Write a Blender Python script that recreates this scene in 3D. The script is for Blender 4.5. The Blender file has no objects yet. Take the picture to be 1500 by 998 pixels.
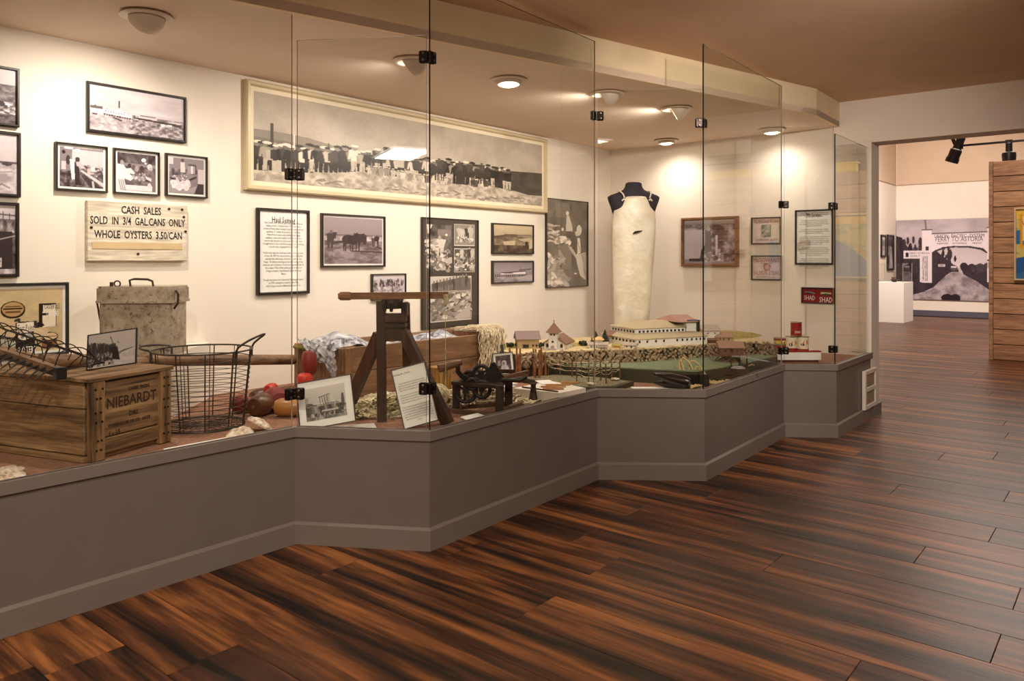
import bpy, bmesh, math, random
import numpy as np
from mathutils import Vector, Matrix
random.seed(7)
SC = bpy.context.scene
COL = SC.collection
PI = math.pi
# ------------------------------------------------------------------ camera
YAW, FPX, V0, CH = math.radians(39.5), 1120.0, 381.0, 1.40
cam = bpy.data.cameras.new('camera'); cam_o = bpy.data.objects.new('camera', cam); COL.objects.link(cam_o)
cam.sensor_width = 36.0; cam.sensor_fit = 'HORIZONTAL'
cam.lens = 36.0 * FPX / 1500.0
cam.shift_y = -(499.0 - V0) / 1500.0
cam.clip_start = 0.05; cam.clip_end = 100
cam_o.location = (0, 0, CH); cam_o.rotation_euler = (PI / 2, 0, YAW - PI / 2)
SC.camera = cam_o
# ------------------------------------------------------------------ world, exposure
wd = bpy.data.worlds.new('world'); SC.world = wd; wd.use_nodes = True
wd.node_tree.nodes['Background'].inputs[0].default_value = (1.0, 0.86, 0.72, 1)
wd.node_tree.nodes['Background'].inputs[1].default_value = 0.02
SC.view_settings.view_transform = 'Standard'; SC.view_settings.look = 'None'
SC.view_settings.exposure = 0.1; SC.view_settings.gamma = 1.0
try: SC.view_settings.use_curve_mapping = False
except Exception: pass
# light levels (watts) used by the lamp builders further down
LV = dict(spot=66, panel=112, far=300, far_spot=720, track=380, room=125)
WARM = (1.0, 0.885, 0.79)
def add_light(name, kind, loc, energy, color=WARM, target=None, size=0.1, spot=None, blend=0.8, sy=None, parent=None):
    l = bpy.data.lights.new(name, kind); l.energy = energy; l.color = color
    if kind == 'AREA':
        l.size = size
        if sy: l.shape = 'RECTANGLE'; l.size_y = sy
    else: l.shadow_soft_size = size
    if kind == 'SPOT': l.spot_size = spot; l.spot_blend = blend
    o = bpy.data.objects.new(name, l); COL.objects.link(o); o.location = loc
    if target is not None:
        d = Vector(target) - Vector(loc); o.rotation_euler = d.to_track_quat('-Z', 'Y').to_euler()
    return o
# ------------------------------------------------------------------ where things stand: survey helpers (rays from the tripod point)
_F = np.array([math.cos(YAW), math.sin(YAW), 0]); _R = np.array([math.sin(YAW), -math.cos(YAW), 0]); _U = np.array([0, 0, 1.0])
_C = np.array([0, 0, CH])
def ray(u, v): return _F + _R * (u - 750) / FPX + _U * (V0 - v) / FPX
def PZ(u, v, z): d = ray(u, v); return _C + d * (z - CH) / d[2]
def PY(u, v, y): d = ray(u, v); return _C + d * y / d[1]
def PX(u, v, x): d = ray(u, v); return _C + d * x / d[0]
def PT(u, v, t): return _C + ray(u, v) * t
WY, EX, ZC, ZR, ZD, ZL = 4.58, 7.295, 2.617, 2.84, 0.54, 0.575
VIEW_RZ = YAW - PI / 2      # a thing turned square to the tripod
# ------------------------------------------------------------------ materials
def s2l(c):
    c = np.asarray(c, float)
    return np.where(c <= 0.04045, c / 12.92, ((c + 0.055) / 1.055) ** 2.4)
def rgb(r, g, b): 
    v = s2l([r / 255, g / 255, b / 255]); return (float(v[0]), float(v[1]), float(v[2]), 1)
def newmat(name):
    m = bpy.data.materials.new(name); m.use_nodes = True
    nt = m.node_tree; return m, nt, nt.nodes['Principled BSDF']
def N(nt, t, **k):
    n = nt.nodes.new(t)
    for a, b in k.items(): setattr(n, a, b)
    return n
def ramp(nt, stops):
    r = nt.nodes.new('ShaderNodeValToRGB'); e = r.color_ramp.elements
    while len(e) < len(stops): e.new(0.5)
    for i, (p, c) in enumerate(stops): e[i].position = p; e[i].color = c
    return r
def plain(name, c, rough=0.6, metal=0.0, noise=0.0, nscale=8.0, bump=0.0, spec=None):
    m, nt, b = newmat(name); b.inputs['Roughness'].default_value = rough; b.inputs['Metallic'].default_value = metal
    b.inputs['Base Color'].default_value = c
    if spec is not None: b.inputs['Specular IOR Level'].default_value = spec
    if noise or bump:
        tc = N(nt, 'ShaderNodeTexCoord'); nz = N(nt, 'ShaderNodeTexNoise'); nz.inputs['Scale'].default_value = nscale; nz.inputs['Detail'].default_value = 5
        nt.links.new(tc.outputs['Object'], nz.inputs['Vector'])
        if noise:
            lo = tuple(x * (1 - noise) for x in c[:3]) + (1,); hi = tuple(min(1, x * (1 + noise * .6)) for x in c[:3]) + (1,)
            r = ramp(nt, [(0.3, lo), (0.7, hi)]); nt.links.new(nz.outputs['Fac'], r.inputs['Fac']); nt.links.new(r.outputs['Color'], b.inputs['Base Color'])
        if bump:
            bp = N(nt, 'ShaderNodeBump'); bp.inputs['Strength'].default_value = bump; bp.inputs['Distance'].default_value = 0.01
            nt.links.new(nz.outputs['Fac'], bp.inputs['Height']); nt.links.new(bp.outputs['Normal'], b.inputs['Normal'])
    return m
def wood(name, dark, mid, light, sc=(1.2, 16, 16), rough=0.55, bump=0.3, seed_amt=7.0, spread=(0.3, 0.5, 0.72), knots=True):
    # grain runs along the axis with the small scale; every object gets its own offset
    m, nt, b = newmat(name); b.inputs['Roughness'].default_value = rough
    tc = N(nt, 'ShaderNodeTexCoord'); oi = N(nt, 'ShaderNodeObjectInfo')
    mp = N(nt, 'ShaderNodeMapping'); mp.inputs['Scale'].default_value = sc
    mu = N(nt, 'ShaderNodeMath', operation='MULTIPLY'); mu.inputs[1].default_value = seed_amt * 13.7
    cb = N(nt, 'ShaderNodeCombineXYZ'); va = N(nt, 'ShaderNodeVectorMath', operation='ADD')
    L = nt.links.new
    L(oi.outputs['Random'], mu.inputs[0]); L(mu.outputs[0], cb.inputs[0]); L(mu.outputs[0], cb.inputs[2])
    L(tc.outputs['Object'], mp.inputs['Vector']); L(mp.outputs['Vector'], va.inputs[0]); L(cb.outputs[0], va.inputs[1])
    n1 = N(nt, 'ShaderNodeTexNoise'); n1.inputs['Scale'].default_value = 1.0; n1.inputs['Detail'].default_value = 6; n1.inputs['Roughness'].default_value = 0.62; n1.inputs['Distortion'].default_value = 0.35
    L(va.outputs[0], n1.inputs['Vector'])
    r = ramp(nt, [(spread[0], dark), (spread[1], mid), (spread[2], light)]); L(n1.outputs['Fac'], r.inputs['Fac'])
    out = r.outputs['Color']
    n3 = N(nt, 'ShaderNodeTexNoise'); n3.inputs['Scale'].default_value = 6.0; n3.inputs['Detail'].default_value = 3
    L(va.outputs[0], n3.inputs['Vector'])
    mx = N(nt, 'ShaderNodeMix', data_type='RGBA', blend_type='MULTIPLY'); mx.inputs['Factor'].default_value = 0.55
    r3 = ramp(nt, [(0.35, (0.45, 0.42, 0.40, 1)), (0.62, (1.12, 1.1, 1.08, 1))]); L(n3.outputs['Fac'], r3.inputs['Fac'])
    L(out, mx.inputs['A']); L(r3.outputs['Color'], mx.inputs['B']); out = mx.outputs['Result']
    if knots:
        vo = N(nt, 'ShaderNodeTexVoronoi'); vo.inputs['Scale'].default_value = 0.55; vo.inputs['Randomness'].default_value = 1
        L(va.outputs[0], vo.inputs['Vector'])
        rk = ramp(nt, [(0.0, (0.12, 0.09, 0.07, 1)), (0.11, (1, 1, 1, 1))]); L(vo.outputs['Distance'], rk.inputs['Fac'])
        m2 = N(nt, 'ShaderNodeMix', data_type='RGBA', blend_type='MULTIPLY'); m2.inputs['Factor'].default_value = 0.8
        L(out, m2.inputs['A']); L(rk.outputs['Color'], m2.inputs['B']); out = m2.outputs['Result']
    L(out, b.inputs['Base Color'])
    bp = N(nt, 'ShaderNodeBump'); bp.inputs['Strength'].default_value = bump; bp.inputs['Distance'].default_value = 0.003
    L(n3.outputs['Fac'], bp.inputs['Height']); L(bp.outputs['Normal'], b.inputs['Normal'])
    return m
def emis(name, c, s):
    m = bpy.data.materials.new(name); m.use_nodes = True; nt = m.node_tree; nt.nodes.clear()
    e = N(nt, 'ShaderNodeEmission'); o = N(nt, 'ShaderNodeOutputMaterial'); e.inputs[0].default_value = c; e.inputs[1].default_value = s
    nt.links.new(e.outputs[0], o.inputs[0]); return m
def glassmat(name, tint, ior=1.6, boost=1.0):
    m = bpy.data.materials.new(name); m.use_nodes = True; nt = m.node_tree; nt.nodes.clear()
    t = N(nt, 'ShaderNodeBsdfTransparent'); t.inputs[0].default_value = tint
    g = N(nt, 'ShaderNodeBsdfGlossy'); g.inputs['Roughness'].default_value = 0.0
    f = N(nt, 'ShaderNodeFresnel'); f.inputs['IOR'].default_value = ior
    ge = N(nt, 'ShaderNodeNewGeometry'); s = N(nt, 'ShaderNodeMath', operation='SUBTRACT'); s.inputs[0].default_value = boost
    mu = N(nt, 'ShaderNodeMath', operation='MULTIPLY'); mu.use_clamp = True
    mx = N(nt, 'ShaderNodeMixShader'); o = N(nt, 'ShaderNodeOutputMaterial'); L = nt.links.new
    sc = N(nt, 'ShaderNodeMath', operation='MULTIPLY'); sc.inputs[1].default_value = boost
    L(ge.outputs['Backfacing'], sc.inputs[0]); L(sc.outputs[0], s.inputs[1]); L(s.outputs[0], mu.inputs[0]); L(f.outputs[0], mu.inputs[1])
    L(mu.outputs[0], mx.inputs[0]); L(t.outputs[0], mx.inputs[1]); L(g.outputs[0], mx.inputs[2]); L(mx.outputs[0], o.inputs[0])
    return m
def printmat(name, rough=0.35):
    m, nt, b = newmat(name); a = N(nt, 'ShaderNodeAttribute'); a.attribute_name = 'ink'
    nt.links.new(a.outputs['Color'], b.inputs['Base Color']); b.inputs['Roughness'].default_value = rough
    b.inputs['Specular IOR Level'].default_value = 0.25
    return m
# ------------------------------------------------------------------ object helpers
def tag(o, label=None, cat=None, group=None, kind=None):
    if label: o['label'] = label
    if cat: o['category'] = cat
    if group: o['group'] = group
    if kind: o['kind'] = kind
    return o
def thing(name, label, cat, loc=(0, 0, 0), rz=0.0, group=None, rot=None):
    o = bpy.data.objects.new(name, None); COL.objects.link(o); o.empty_display_size = 0.05
    o.location = [float(x) for x in loc]; o.rotation_euler = rot if rot is not None else (0, 0, rz)
    return tag(o, label, cat, group)
def link(name, me, parent=None, loc=None, rot=None, mat=None):
    o = bpy.data.objects.new(name, me); COL.objects.link(o)
    if parent is not None: o.parent = parent
    if loc is not None: o.location = [float(x) for x in loc]
    if rot is not None: o.rotation_euler = rot
    if mat is not None and not me.materials: me.materials.append(mat)
    return o
class MB:
    def __init__(s): s.v = []; s.f = []
    def add(s, vs, fs):
        n = len(s.v); s.v += [tuple(float(c) for c in p) for p in vs]; s.f += [tuple(i + n for i in f) for f in fs]; return s
    def box(s, c, d, M=None, bev=0.0):
        x, y, z = d[0] / 2, d[1] / 2, d[2] / 2
        if bev > 0:
            b = min(bev, x * .9, y * .9, z * .9); vs = []
            for sz in (-1, 1):
                for (ax, ay, az) in ((x - b, y - b, z), (x, y, z - b)):
                    pass
            # chamfered box: 24 verts
            P = []
            for sx in (-1, 1):
                for sy in (-1, 1):
                    for sz in (-1, 1):
                        P += [(sx * x, sy * (y - b), sz * (z - b)), (sx * (x - b), sy * y, sz * (z - b)), (sx * (x - b), sy * (y - b), sz * z)]
            bm = bmesh.new()
            for p in P: bm.verts.new(p)
            r = bmesh.ops.convex_hull(bm, input=bm.verts); bm.normal_update()
            bmesh.ops.dissolve_limit(bm, angle_limit=0.01, verts=bm.verts, edges=bm.edges)
            bm.verts.index_update(); vs = [v.co.copy() for v in bm.verts]; fs = [[v.index for v in f.verts] for f in bm.faces]; bm.free()
        else:
            vs = [Vector((sx * x, sy * y, sz * z)) for sz in (-1, 1) for sy in (-1, 1) for sx in (-1, 1)]
            fs = [(0, 2, 3, 1), (4, 5, 7, 6), (0, 1, 5, 4), (2, 6, 7, 3), (0, 4, 6, 2), (1, 3, 7, 5)]
        if M is not None: vs = [M @ Vector(p) for p in vs]
        return s.add([Vector(p) + Vector(c) for p in vs], fs)
    def bar(s, a, b, w, h, up=(0, 0, 1)):
        a = Vector(a); b = Vector(b); d = (b - a); L = d.length; d.normalize(); u = Vector(up)
        if abs(d.dot(u)) > .98: u = Vector((1, 0, 0))
        x = d.cross(u).normalized(); y = x.cross(d)
        M = Matrix((x, d, y)).transposed()
        return s.box((a + b) / 2, (w, L, h), M)
    def tube(s, pts, r, n=8, cap=True, closed=False):
        pts = [Vector([float(c) for c in p]) for p in pts]; m = len(pts)
        rs = r if isinstance(r, (list, tuple)) else [r] * m
        base = len(s.v); prev = None
        for i, p in enumerate(pts):
            if closed: t = pts[(i + 1) % m] - pts[i - 1]
            else: t = pts[min(i + 1, m - 1)] - pts[max(i - 1, 0)]
            t.normalize()
            if prev is None:
                q = Vector((0, 0, 1)) if abs(t.z) < .9 else Vector((1, 0, 0)); x = t.cross(q).normalized()
            else: x = (prev - t * prev.dot(t)).normalized()
            prev = x; y = t.cross(x)
            for k in range(n):
                a = 2 * PI * k / n; s.v.append(tuple(p + (x * math.cos(a) + y * math.sin(a)) * rs[i]))
        for i in range(m if closed else m - 1):
            j = (i + 1) % m
            for k in range(n):
                k2 = (k + 1) % n; s.f.append((base + i * n + k, base + i * n + k2, base + j * n + k2, base + j * n + k))
        if cap and not closed:
            s.f.append(tuple(base + k for k in range(n))[::-1]); s.f.append(tuple(base + (m - 1) * n + k for k in range(n)))
        return s
    def lathe(s, prof, n=24, c=(0, 0, 0), M=None, cap=True, sx=1, sy=1):
        base = len(s.v); c = Vector(c)
        for (r, z) in prof:
            for k in range(n):
                a = 2 * PI * k / n; p = Vector((r * math.cos(a) * sx, r * math.sin(a) * sy, z))
                if M is not None: p = M @ p
                s.v.append(tuple(p + c))
        for i in range(len(prof) - 1):
            for k in range(n):
                k2 = (k + 1) % n; s.f.append((base + i * n + k, base + i * n + k2, base + (i + 1) * n + k2, base + (i + 1) * n + k))
        if cap:
            s.f.append(tuple(base + k for k in range(n))[::-1]); s.f.append(tuple(base + (len(prof) - 1) * n + k for k in range(n)))
        return s
    def prism(s, poly, z0, z1):
        n = len(poly)
        a = sum(poly[i][0] * poly[(i + 1) % n][1] - poly[(i + 1) % n][0] * poly[i][1] for i in range(n))
        if a < 0: poly = poly[::-1]
        vs = [(p[0], p[1], z0) for p in poly] + [(p[0], p[1], z1) for p in poly]
        fs = [tuple(range(n))[::-1], tuple(range(n, 2 * n))] + [(i, (i + 1) % n, n + (i + 1) % n, n + i) for i in range(n)]
        return s.add(vs, fs)
    def extr(s, poly, y0, y1):       # polygon in x,z pulled along y
        n = len(poly)
        vs = [(p[0], y0, p[1]) for p in poly] + [(p[0], y1, p[1]) for p in poly]
        fs = [tuple(range(n)), tuple(range(n, 2 * n))[::-1]] + [(i, n + i, n + (i + 1) % n, (i + 1) % n) for i in range(n)]
        return s.add(vs, fs)
    def mesh(s, name, mat=None, smooth=False, fix=True, weld=False):
        me = bpy.data.meshes.new(name); me.from_pydata(s.v, [], s.f)
        if fix:
            bm = bmesh.new(); bm.from_mesh(me)
            if weld: bmesh.ops.remove_doubles(bm, verts=bm.verts, dist=1e-5)
            bmesh.ops.recalc_face_normals(bm, faces=bm.faces); bm.to_mesh(me); bm.free()
        if smooth:
            me.polygons.foreach_set('use_smooth', [True] * len(me.polygons))
            try: me.set_sharp_from_angle(angle=math.radians(40))
            except Exception: pass
        if mat: me.materials.append(mat)
        me.update(); return me
    def build(s, name, mat, parent=None, smooth=False, loc=None, rot=None, label=None, kind=None, fix=True, weld=False):
        o = link(name, s.mesh(name, mat, smooth, fix, weld), parent, loc, rot)
        if label: o['label'] = label
        if kind: o['kind'] = kind
        return o
def smooth(pts, n=6):       # Catmull-Rom through the points
    p = [Vector([float(c) for c in q]) for q in pts]; p = [p[0] * 2 - p[1]] + p + [p[-1] * 2 - p[-2]]; out = []
    for i in range(1, len(p) - 2):
        for k in range(n):
            t = k / n; a, b, c, d = p[i - 1], p[i], p[i + 1], p[i + 2]
            out.append(0.5 * ((2 * b) + (c - a) * t + (2 * a - 5 * b + 4 * c - d) * t * t + (3 * b - a - 3 * c + d) * t ** 3))
    return out + [p[-2]]
def Rz(a): return Matrix.Rotation(a, 3, 'Z')
def Rx(a): return Matrix.Rotation(a, 3, 'X')
def Ry(a): return Matrix.Rotation(a, 3, 'Y')
def gridmesh(name, P, mat, cols=None, smooth=True):      # P: (h, w, 3) points, cols: (h, w, 3) linear colour
    h, w = P.shape[:2]; me = bpy.data.meshes.new(name)
    me.vertices.add(h * w); me.vertices.foreach_set('co', P.reshape(-1).astype(np.float32))
    i = (np.arange(h - 1)[:, None] * w + np.arange(w - 1)[None]).ravel()
    q = np.stack([i + w, i + w + 1, i + 1, i], 1).astype(np.int32); nf = len(q)
    me.loops.add(nf * 4); me.loops.foreach_set('vertex_index', q.ravel())
    me.polygons.add(nf); me.polygons.foreach_set('loop_start', np.arange(nf, dtype=np.int32) * 4)
    try: me.polygons.foreach_set('loop_total', np.full(nf, 4, np.int32))
    except Exception: pass
    if smooth: me.polygons.foreach_set('use_smooth', np.ones(nf, bool))
    me.update(calc_edges=True); me.validate()
    if cols is not None:
        at = me.color_attributes.new('ink', 'FLOAT_COLOR', 'POINT')
        at.data.foreach_set('color', np.concatenate([cols, np.ones((h, w, 1))], 2).reshape(-1).astype(np.float32))
    me.materials.append(mat); return me
_tc = {}
def textmesh(body, size, mat, width=None, align='CENTER', depth=0.0, line=1.0, res=1, bold=0.0):
    cu = bpy.data.curves.new('lettering', 'FONT'); cu.body = body; cu.size = size; cu.align_x = align; cu.align_y = 'CENTER'
    cu.resolution_u = res; cu.extrude = depth; cu.space_line = line; cu.offset = bold
    o = bpy.data.objects.new('lettering', cu); COL.objects.link(o)
    dg = bpy.context.evaluated_depsgraph_get(); me = bpy.data.meshes.new_from_object(o.evaluated_get(dg))
    bpy.data.objects.remove(o); bpy.data.curves.remove(cu)
    n = len(me.vertices); co = np.zeros(n * 3); me.vertices.foreach_get('co', co); co = co.reshape(-1, 3)
    if n and width:
        w = co[:, 0].max() - co[:, 0].min(); c = (co[:, 0].max() + co[:, 0].min()) / 2
        co[:, 0] = (co[:, 0] - c) * width / w
    # text lies in x,y -> stand it up in x,z
    co = np.stack([co[:, 0], -co[:, 2], co[:, 1]], 1)
    me.vertices.foreach_set('co', co.ravel()); me.materials.clear(); me.materials.append(mat); me.name = 'lettering'; me.update()
    return me
def lettering(body, size, mat, parent, loc, width=None, align='CENTER', line=1.0, rot=None, res=1, bold=0.0):
    return link('lettering', textmesh(body, size, mat, width, align, 0.0, line, res, bold), parent, loc, rot)
# ------------------------------------------------------------------ painter: flat prints as ink on fine grids
class Pic:
    def __init__(s, w, h, g=0.8):
        s.w, s.h = w, h; s.a = np.ones((h, w, 3)) * np.asarray(g, float)
        s.X, s.Y = np.meshgrid((np.arange(w) + .5) / w, (np.arange(h) + .5) / h); s.r = np.random.RandomState(w * 31 + h)
    def put(s, m, c, al=1.0):
        m = np.asarray(m, float) * al; s.a = s.a * (1 - m[..., None]) + np.asarray(c, float) * np.ones(3) * m[..., None]; return s
    def rect(s, x0, y0, x1, y1, c, al=1): return s.put((s.X >= x0) & (s.X <= x1) & (s.Y >= y0) & (s.Y <= y1), c, al)
    def ell(s, cx, cy, rx, ry, c, rot=0, al=1):
        k = s.w / s.h; dx = (s.X - cx) * k; dy = s.Y - cy; ca, sa = math.cos(rot), math.sin(rot)
        return s.put(((dx * ca + dy * sa) / (rx * k)) ** 2 + ((-dx * sa + dy * ca) / ry) ** 2 <= 1, c, al)
    def poly(s, pts, c, al=1):
        m = np.zeros(s.X.shape, bool); n = len(pts)
        for i in range(n):
            (x0, y0), (x1, y1) = pts[i], pts[(i + 1) % n]
            if y0 == y1: continue
            t = (s.Y - y0) / (y1 - y0); m ^= ((s.Y >= min(y0, y1)) & (s.Y < max(y0, y1)) & (s.X < x0 + t * (x1 - x0)))
        return s.put(m, c, al)
    def line(s, x0, y0, x1, y1, th, c, al=1):
        px, py = s.X * s.w, s.Y * s.h; ax, ay, bx, by = x0 * s.w, y0 * s.h, x1 * s.w, y1 * s.h
        dx, dy = bx - ax, by - ay; L = dx * dx + dy * dy + 1e-9; t = np.clip(((px - ax) * dx + (py - ay) * dy) / L, 0, 1)
        d = np.hypot(px - ax - t * dx, py - ay - t * dy); return s.put(np.clip(th / 2 + .5 - d, 0, 1), c, al)
    def fbm(s, sx, sy, oct=4):
        o = np.zeros((s.h, s.w)); am = 1; tot = 0
        for k in range(oct):
            gx, gy = max(2, int(sx * 2 ** k)) + 2, max(2, int(sy * 2 ** k)) + 2; g = s.r.rand(gy, gx)
            x = s.X * (gx - 1.001); y = s.Y * (gy - 1.001); i = x.astype(int); j = y.astype(int); fx = x - i; fy = y - j
            fx = fx * fx * (3 - 2 * fx); fy = fy * fy * (3 - 2 * fy)
            o += am * ((g[j, i] * (1 - fx) + g[j, i + 1] * fx) * (1 - fy) + (g[j + 1, i] * (1 - fx) + g[j + 1, i + 1] * fx) * fy); tot += am; am *= .55
        return o / tot
    def tex(s, x0, y0, x1, y1, lo, hi, sx, sy, al=1, con=2.2):
        f = np.clip((s.fbm(sx, sy) - .5) * con + .5, 0, 1); m = (s.X >= x0) & (s.X <= x1) & (s.Y >= y0) & (s.Y <= y1)
        v = lo + (hi - lo) * f; s.a = np.where(m[..., None], s.a * (1 - al) + v[..., None] * al, s.a); return s
    def vgrad(s, y0, y1, a, b):
        t = np.clip((s.Y - y0) / (y1 - y0), 0, 1); m = (s.Y >= y0) & (s.Y <= y1); s.a = np.where(m[..., None], (a + (b - a) * t)[..., None], s.a); return s
    def man(s, x, y, h, body, head=.75, legs=None, w=.32, hat=None):   # standing figure: feet at x,y
        k = s.h / s.w; W = h * w * k
        lg = legs if legs is not None else body; lean = (s.r.rand() - .5) * W * .3
        s.poly([(x - W * .46, y), (x - W * .5, y - h * .48), (x, y - h * .48), (x - W * .1, y)], lg); s.poly([(x + W * .1, y), (x, y - h * .48), (x + W * .5, y - h * .48), (x + W * .46, y)], lg)
        s.poly([(x - W * .5, y - h * .40), (x - W * .66 + lean, y - h * .78), (x - W * .3 + lean, y - h * .85), (x + W * .3 + lean, y - h * .85), (x + W * .66 + lean, y - h * .78), (x + W * .5, y - h * .40)], body); x = x + lean
        s.line(x - W * .6, y - h * .76, x - W * (.2 + .6 * s.r.rand()), y - h * .48, max(1, W * s.w * .28), body); s.line(x + W * .6, y - h * .76, x + W * (.2 + .6 * s.r.rand()), y - h * .48, max(1, W * s.w * .28), body)
        s.ell(x, y - h * .9, h * .085 * k, h * .1, head)
        if hat is not None: s.ell(x, y - h * .97, h * .1 * k, h * .05, hat)
        return s
    def blobs(s, x0, y0, x1, y1, n, rx, ry, lo, hi, rot=.6, bias=0):
        for _ in range(n):
            x = x0 + (x1 - x0) * s.r.rand(); y = y0 + (y1 - y0) * s.r.rand(); k = .5 + s.r.rand()
            s.ell(x, y, rx * k, ry * k, lo + (hi - lo) * s.r.rand(), (s.r.rand() - .5) * 2 * rot)
        return s
    def done(s, dark=(34, 23, 26), light=(240, 228, 232), grain=.03):
        g = np.clip(s.a[..., :1] + (s.r.rand(s.h, s.w, 1) - .5) * grain * 2, 0, 1)
        d = np.array(dark) / 255; l = np.array(light) / 255
        return s2l(d + (l - d) * g)
    def colour(s, grain=.01): return s2l(np.clip(s.a + (s.r.rand(s.h, s.w, 1) - .5) * grain * 2, 0, 1))
def pic_sea():
    p = Pic(90, 90, .85); p.vgrad(0, .28, .93, .84); p.tex(0, .28, 1, 1, .2, .55, 8, 22)
    p.tex(0, .6, 1, .82, .2, 1, 10, 24, con=3); p.ell(.5, .66, .12, .04, .12); p.ell(.72, .64, .07, .05, .1); p.ell(.8, .68, .04, .03, .15); p.tex(0, .85, 1, 1, .15, .5, 10, 20); return p.done()
def pic_flats():
    p = Pic(90, 90, .84); p.vgrad(0, .47, .9, .82); p.rect(0, .46, 1, .49, .3); p.tex(0, .49, 1, 1, .62, .9, 6, 12)
    p.ell(.8, .5, .1, .03, .2); p.line(.1, .7, .9, .62, 2, .6); p.line(.5, .95, .7, .84, 2, .45); p.line(.7, .84, .85, .9, 2, .45); return p.done()
def pic_dock():
    p = Pic(90, 110, .7); p.vgrad(0, .25, .85, .75); p.tex(0, .3, 1, 1, .1, .4, 8, 10)
    for i in range(9): p.line(i / 8, .1 + .02 * (i % 2), i / 8, .27, 1.5, .2)
    p.line(0, .1, 1, .15, 2, .2); p.line(0, .2, 1, .22, 3, .3); p.tex(0, .22, 1, .4, .2, .9, 9, 6, con=3)
    p.rect(.55, .38, .93, .93, .1); p.line(0, .62, 1, .44, 1.6, .75); p.rect(.62, .76, .72, .9, .8); p.rect(.64, .8, .7, .83, .2); p.tex(0, .93, 1, 1, .5, .95, 10, 4); return p.done()
def pic_oyster():
    p = Pic(150, 130, (.78, .69, .60)); f = p.fbm(3, 3); p.a *= (.88 + .25 * f)[..., None]
    D = (.14, .09, .07); Lt = (.9, .83, .74)
    p.ell(.46, .33, .13, .135, D); p.ell(.46, .32, .112, .112, (.72, .58, .45)); p.rect(.36, .3, .56, .325, D); p.rect(.38, .35, .54, .38, (.45, .3, .22)); p.rect(.38, .27, .54, .285, (.35, .2, .15))
    p.blobs(.0, .55, .5, 1, 60, .06, .05, .2, .8); p.a[..., 2] *= .88
    p.poly([(.3, .5), (.7, .52), (.86, .68), (.6, .8), (.3, .7)], (.82, .7, .56)); p.blobs(.5, .48, .78, .62, 16, .03, .02, .05, .3)
    p.poly([(.49, .53), (.69, .52), (.69, .99), (.49, .99)], D); p.poly([(.5, .54), (.68, .53), (.68, .98), (.5, .98)], (.93, .87, .8)); p.rect(.49, .68, .69, .98, D); p.ell(.59, .74, .08, .07, Lt); p.blobs(.53, .7, .65, .78, 10, .015, .02, .4, .7)
    p.rect(.735, .25, .925, .625, D); p.rect(.74, .26, .92, .62, (.9, .84, .76)); p.poly([(.74, .26), (.78, .26), (.77, .62), (.74, .62)], D); p.rect(.75, .4, .84, .44, D); p.ell(.85, .5, .055, .045, Lt); p.ell(.83, .26, .09, .015, D); p.poly([(.74, .5), (.8, .6), (.74, .62)], D)
    p.rect(.77, .8, .93, .97, (.5, .34, .24)); p.ell(.85, .78, .1, .07, D); p.ell(.85, .775, .088, .055, (.85, .75, .62)); p.rect(.77, .77, .93, .785, (.5, .33, .25)); p.rect(.82, .86, .88, .95, D)
    p.poly([(.68, .62), (.84, .7), (.78, .8), (.68, .78)], (.84, .74, .6)); return p.colour(.03)
def pic_factory():
    p = Pic(190, 100, .85); p.vgrad(0, .56, .9, .8); p.tex(0, .1, 1, .5, .72, .95, 3, 5, .5); p.tex(0, .56, 1, 1, .3, .8, 30, 24); p.tex(0, .62, .4, 1, .6, .9, 14, 12, .6)
    p.poly([(.02, .5), (.06, .43), (.09, .5)], .3); p.rect(.01, .46, .13, .52, .3); p.rect(.01, .52, .13, .62, .9); p.rect(.03, .63, .08, .66, .1)
    p.poly([(.13, .5), (.3, .42), (.43, .56), (.43, .64), (.13, .6)], .93); p.poly([(.13, .5), (.3, .42), (.43, .56), (.42, .57), (.29, .5), (.13, .51)], .8)
    for i in range(10): p.rect(.16 + i * .026, .535 + i * .003, .168 + i * .026, .56 + i * .003, .25)
    for i in range(7): p.rect(.17 + i * .036, .49 + i * .006, .177 + i * .036, .505 + i * .006, .35)
    for i in range(11): p.rect(.14 + i * .026, .605 + i * .003, .158 + i * .026, .64 + i * .003, .15)
    p.rect(.292, .28, .303, .44, .2); p.poly([(.5, .56), (.53, .53), (.7, .535), (.7, .6), (.5, .6)], .8); p.line(.52, .545, .68, .545, 2, .3)
    p.poly([(.45, .6), (.97, .64), (.97, .71), (.7, .66), (.45, .63)], .12); p.line(.24, .67, .32, .72, 3, .12); p.rect(.7, .69, .74, .71, .1); p.blobs(.75, .68, .88, .72, 8, .015, .02, .7, 1); p.poly([(.88, .6), (.96, .6), (.97, .63), (.87, .62)], .9); return p.done()
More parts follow.
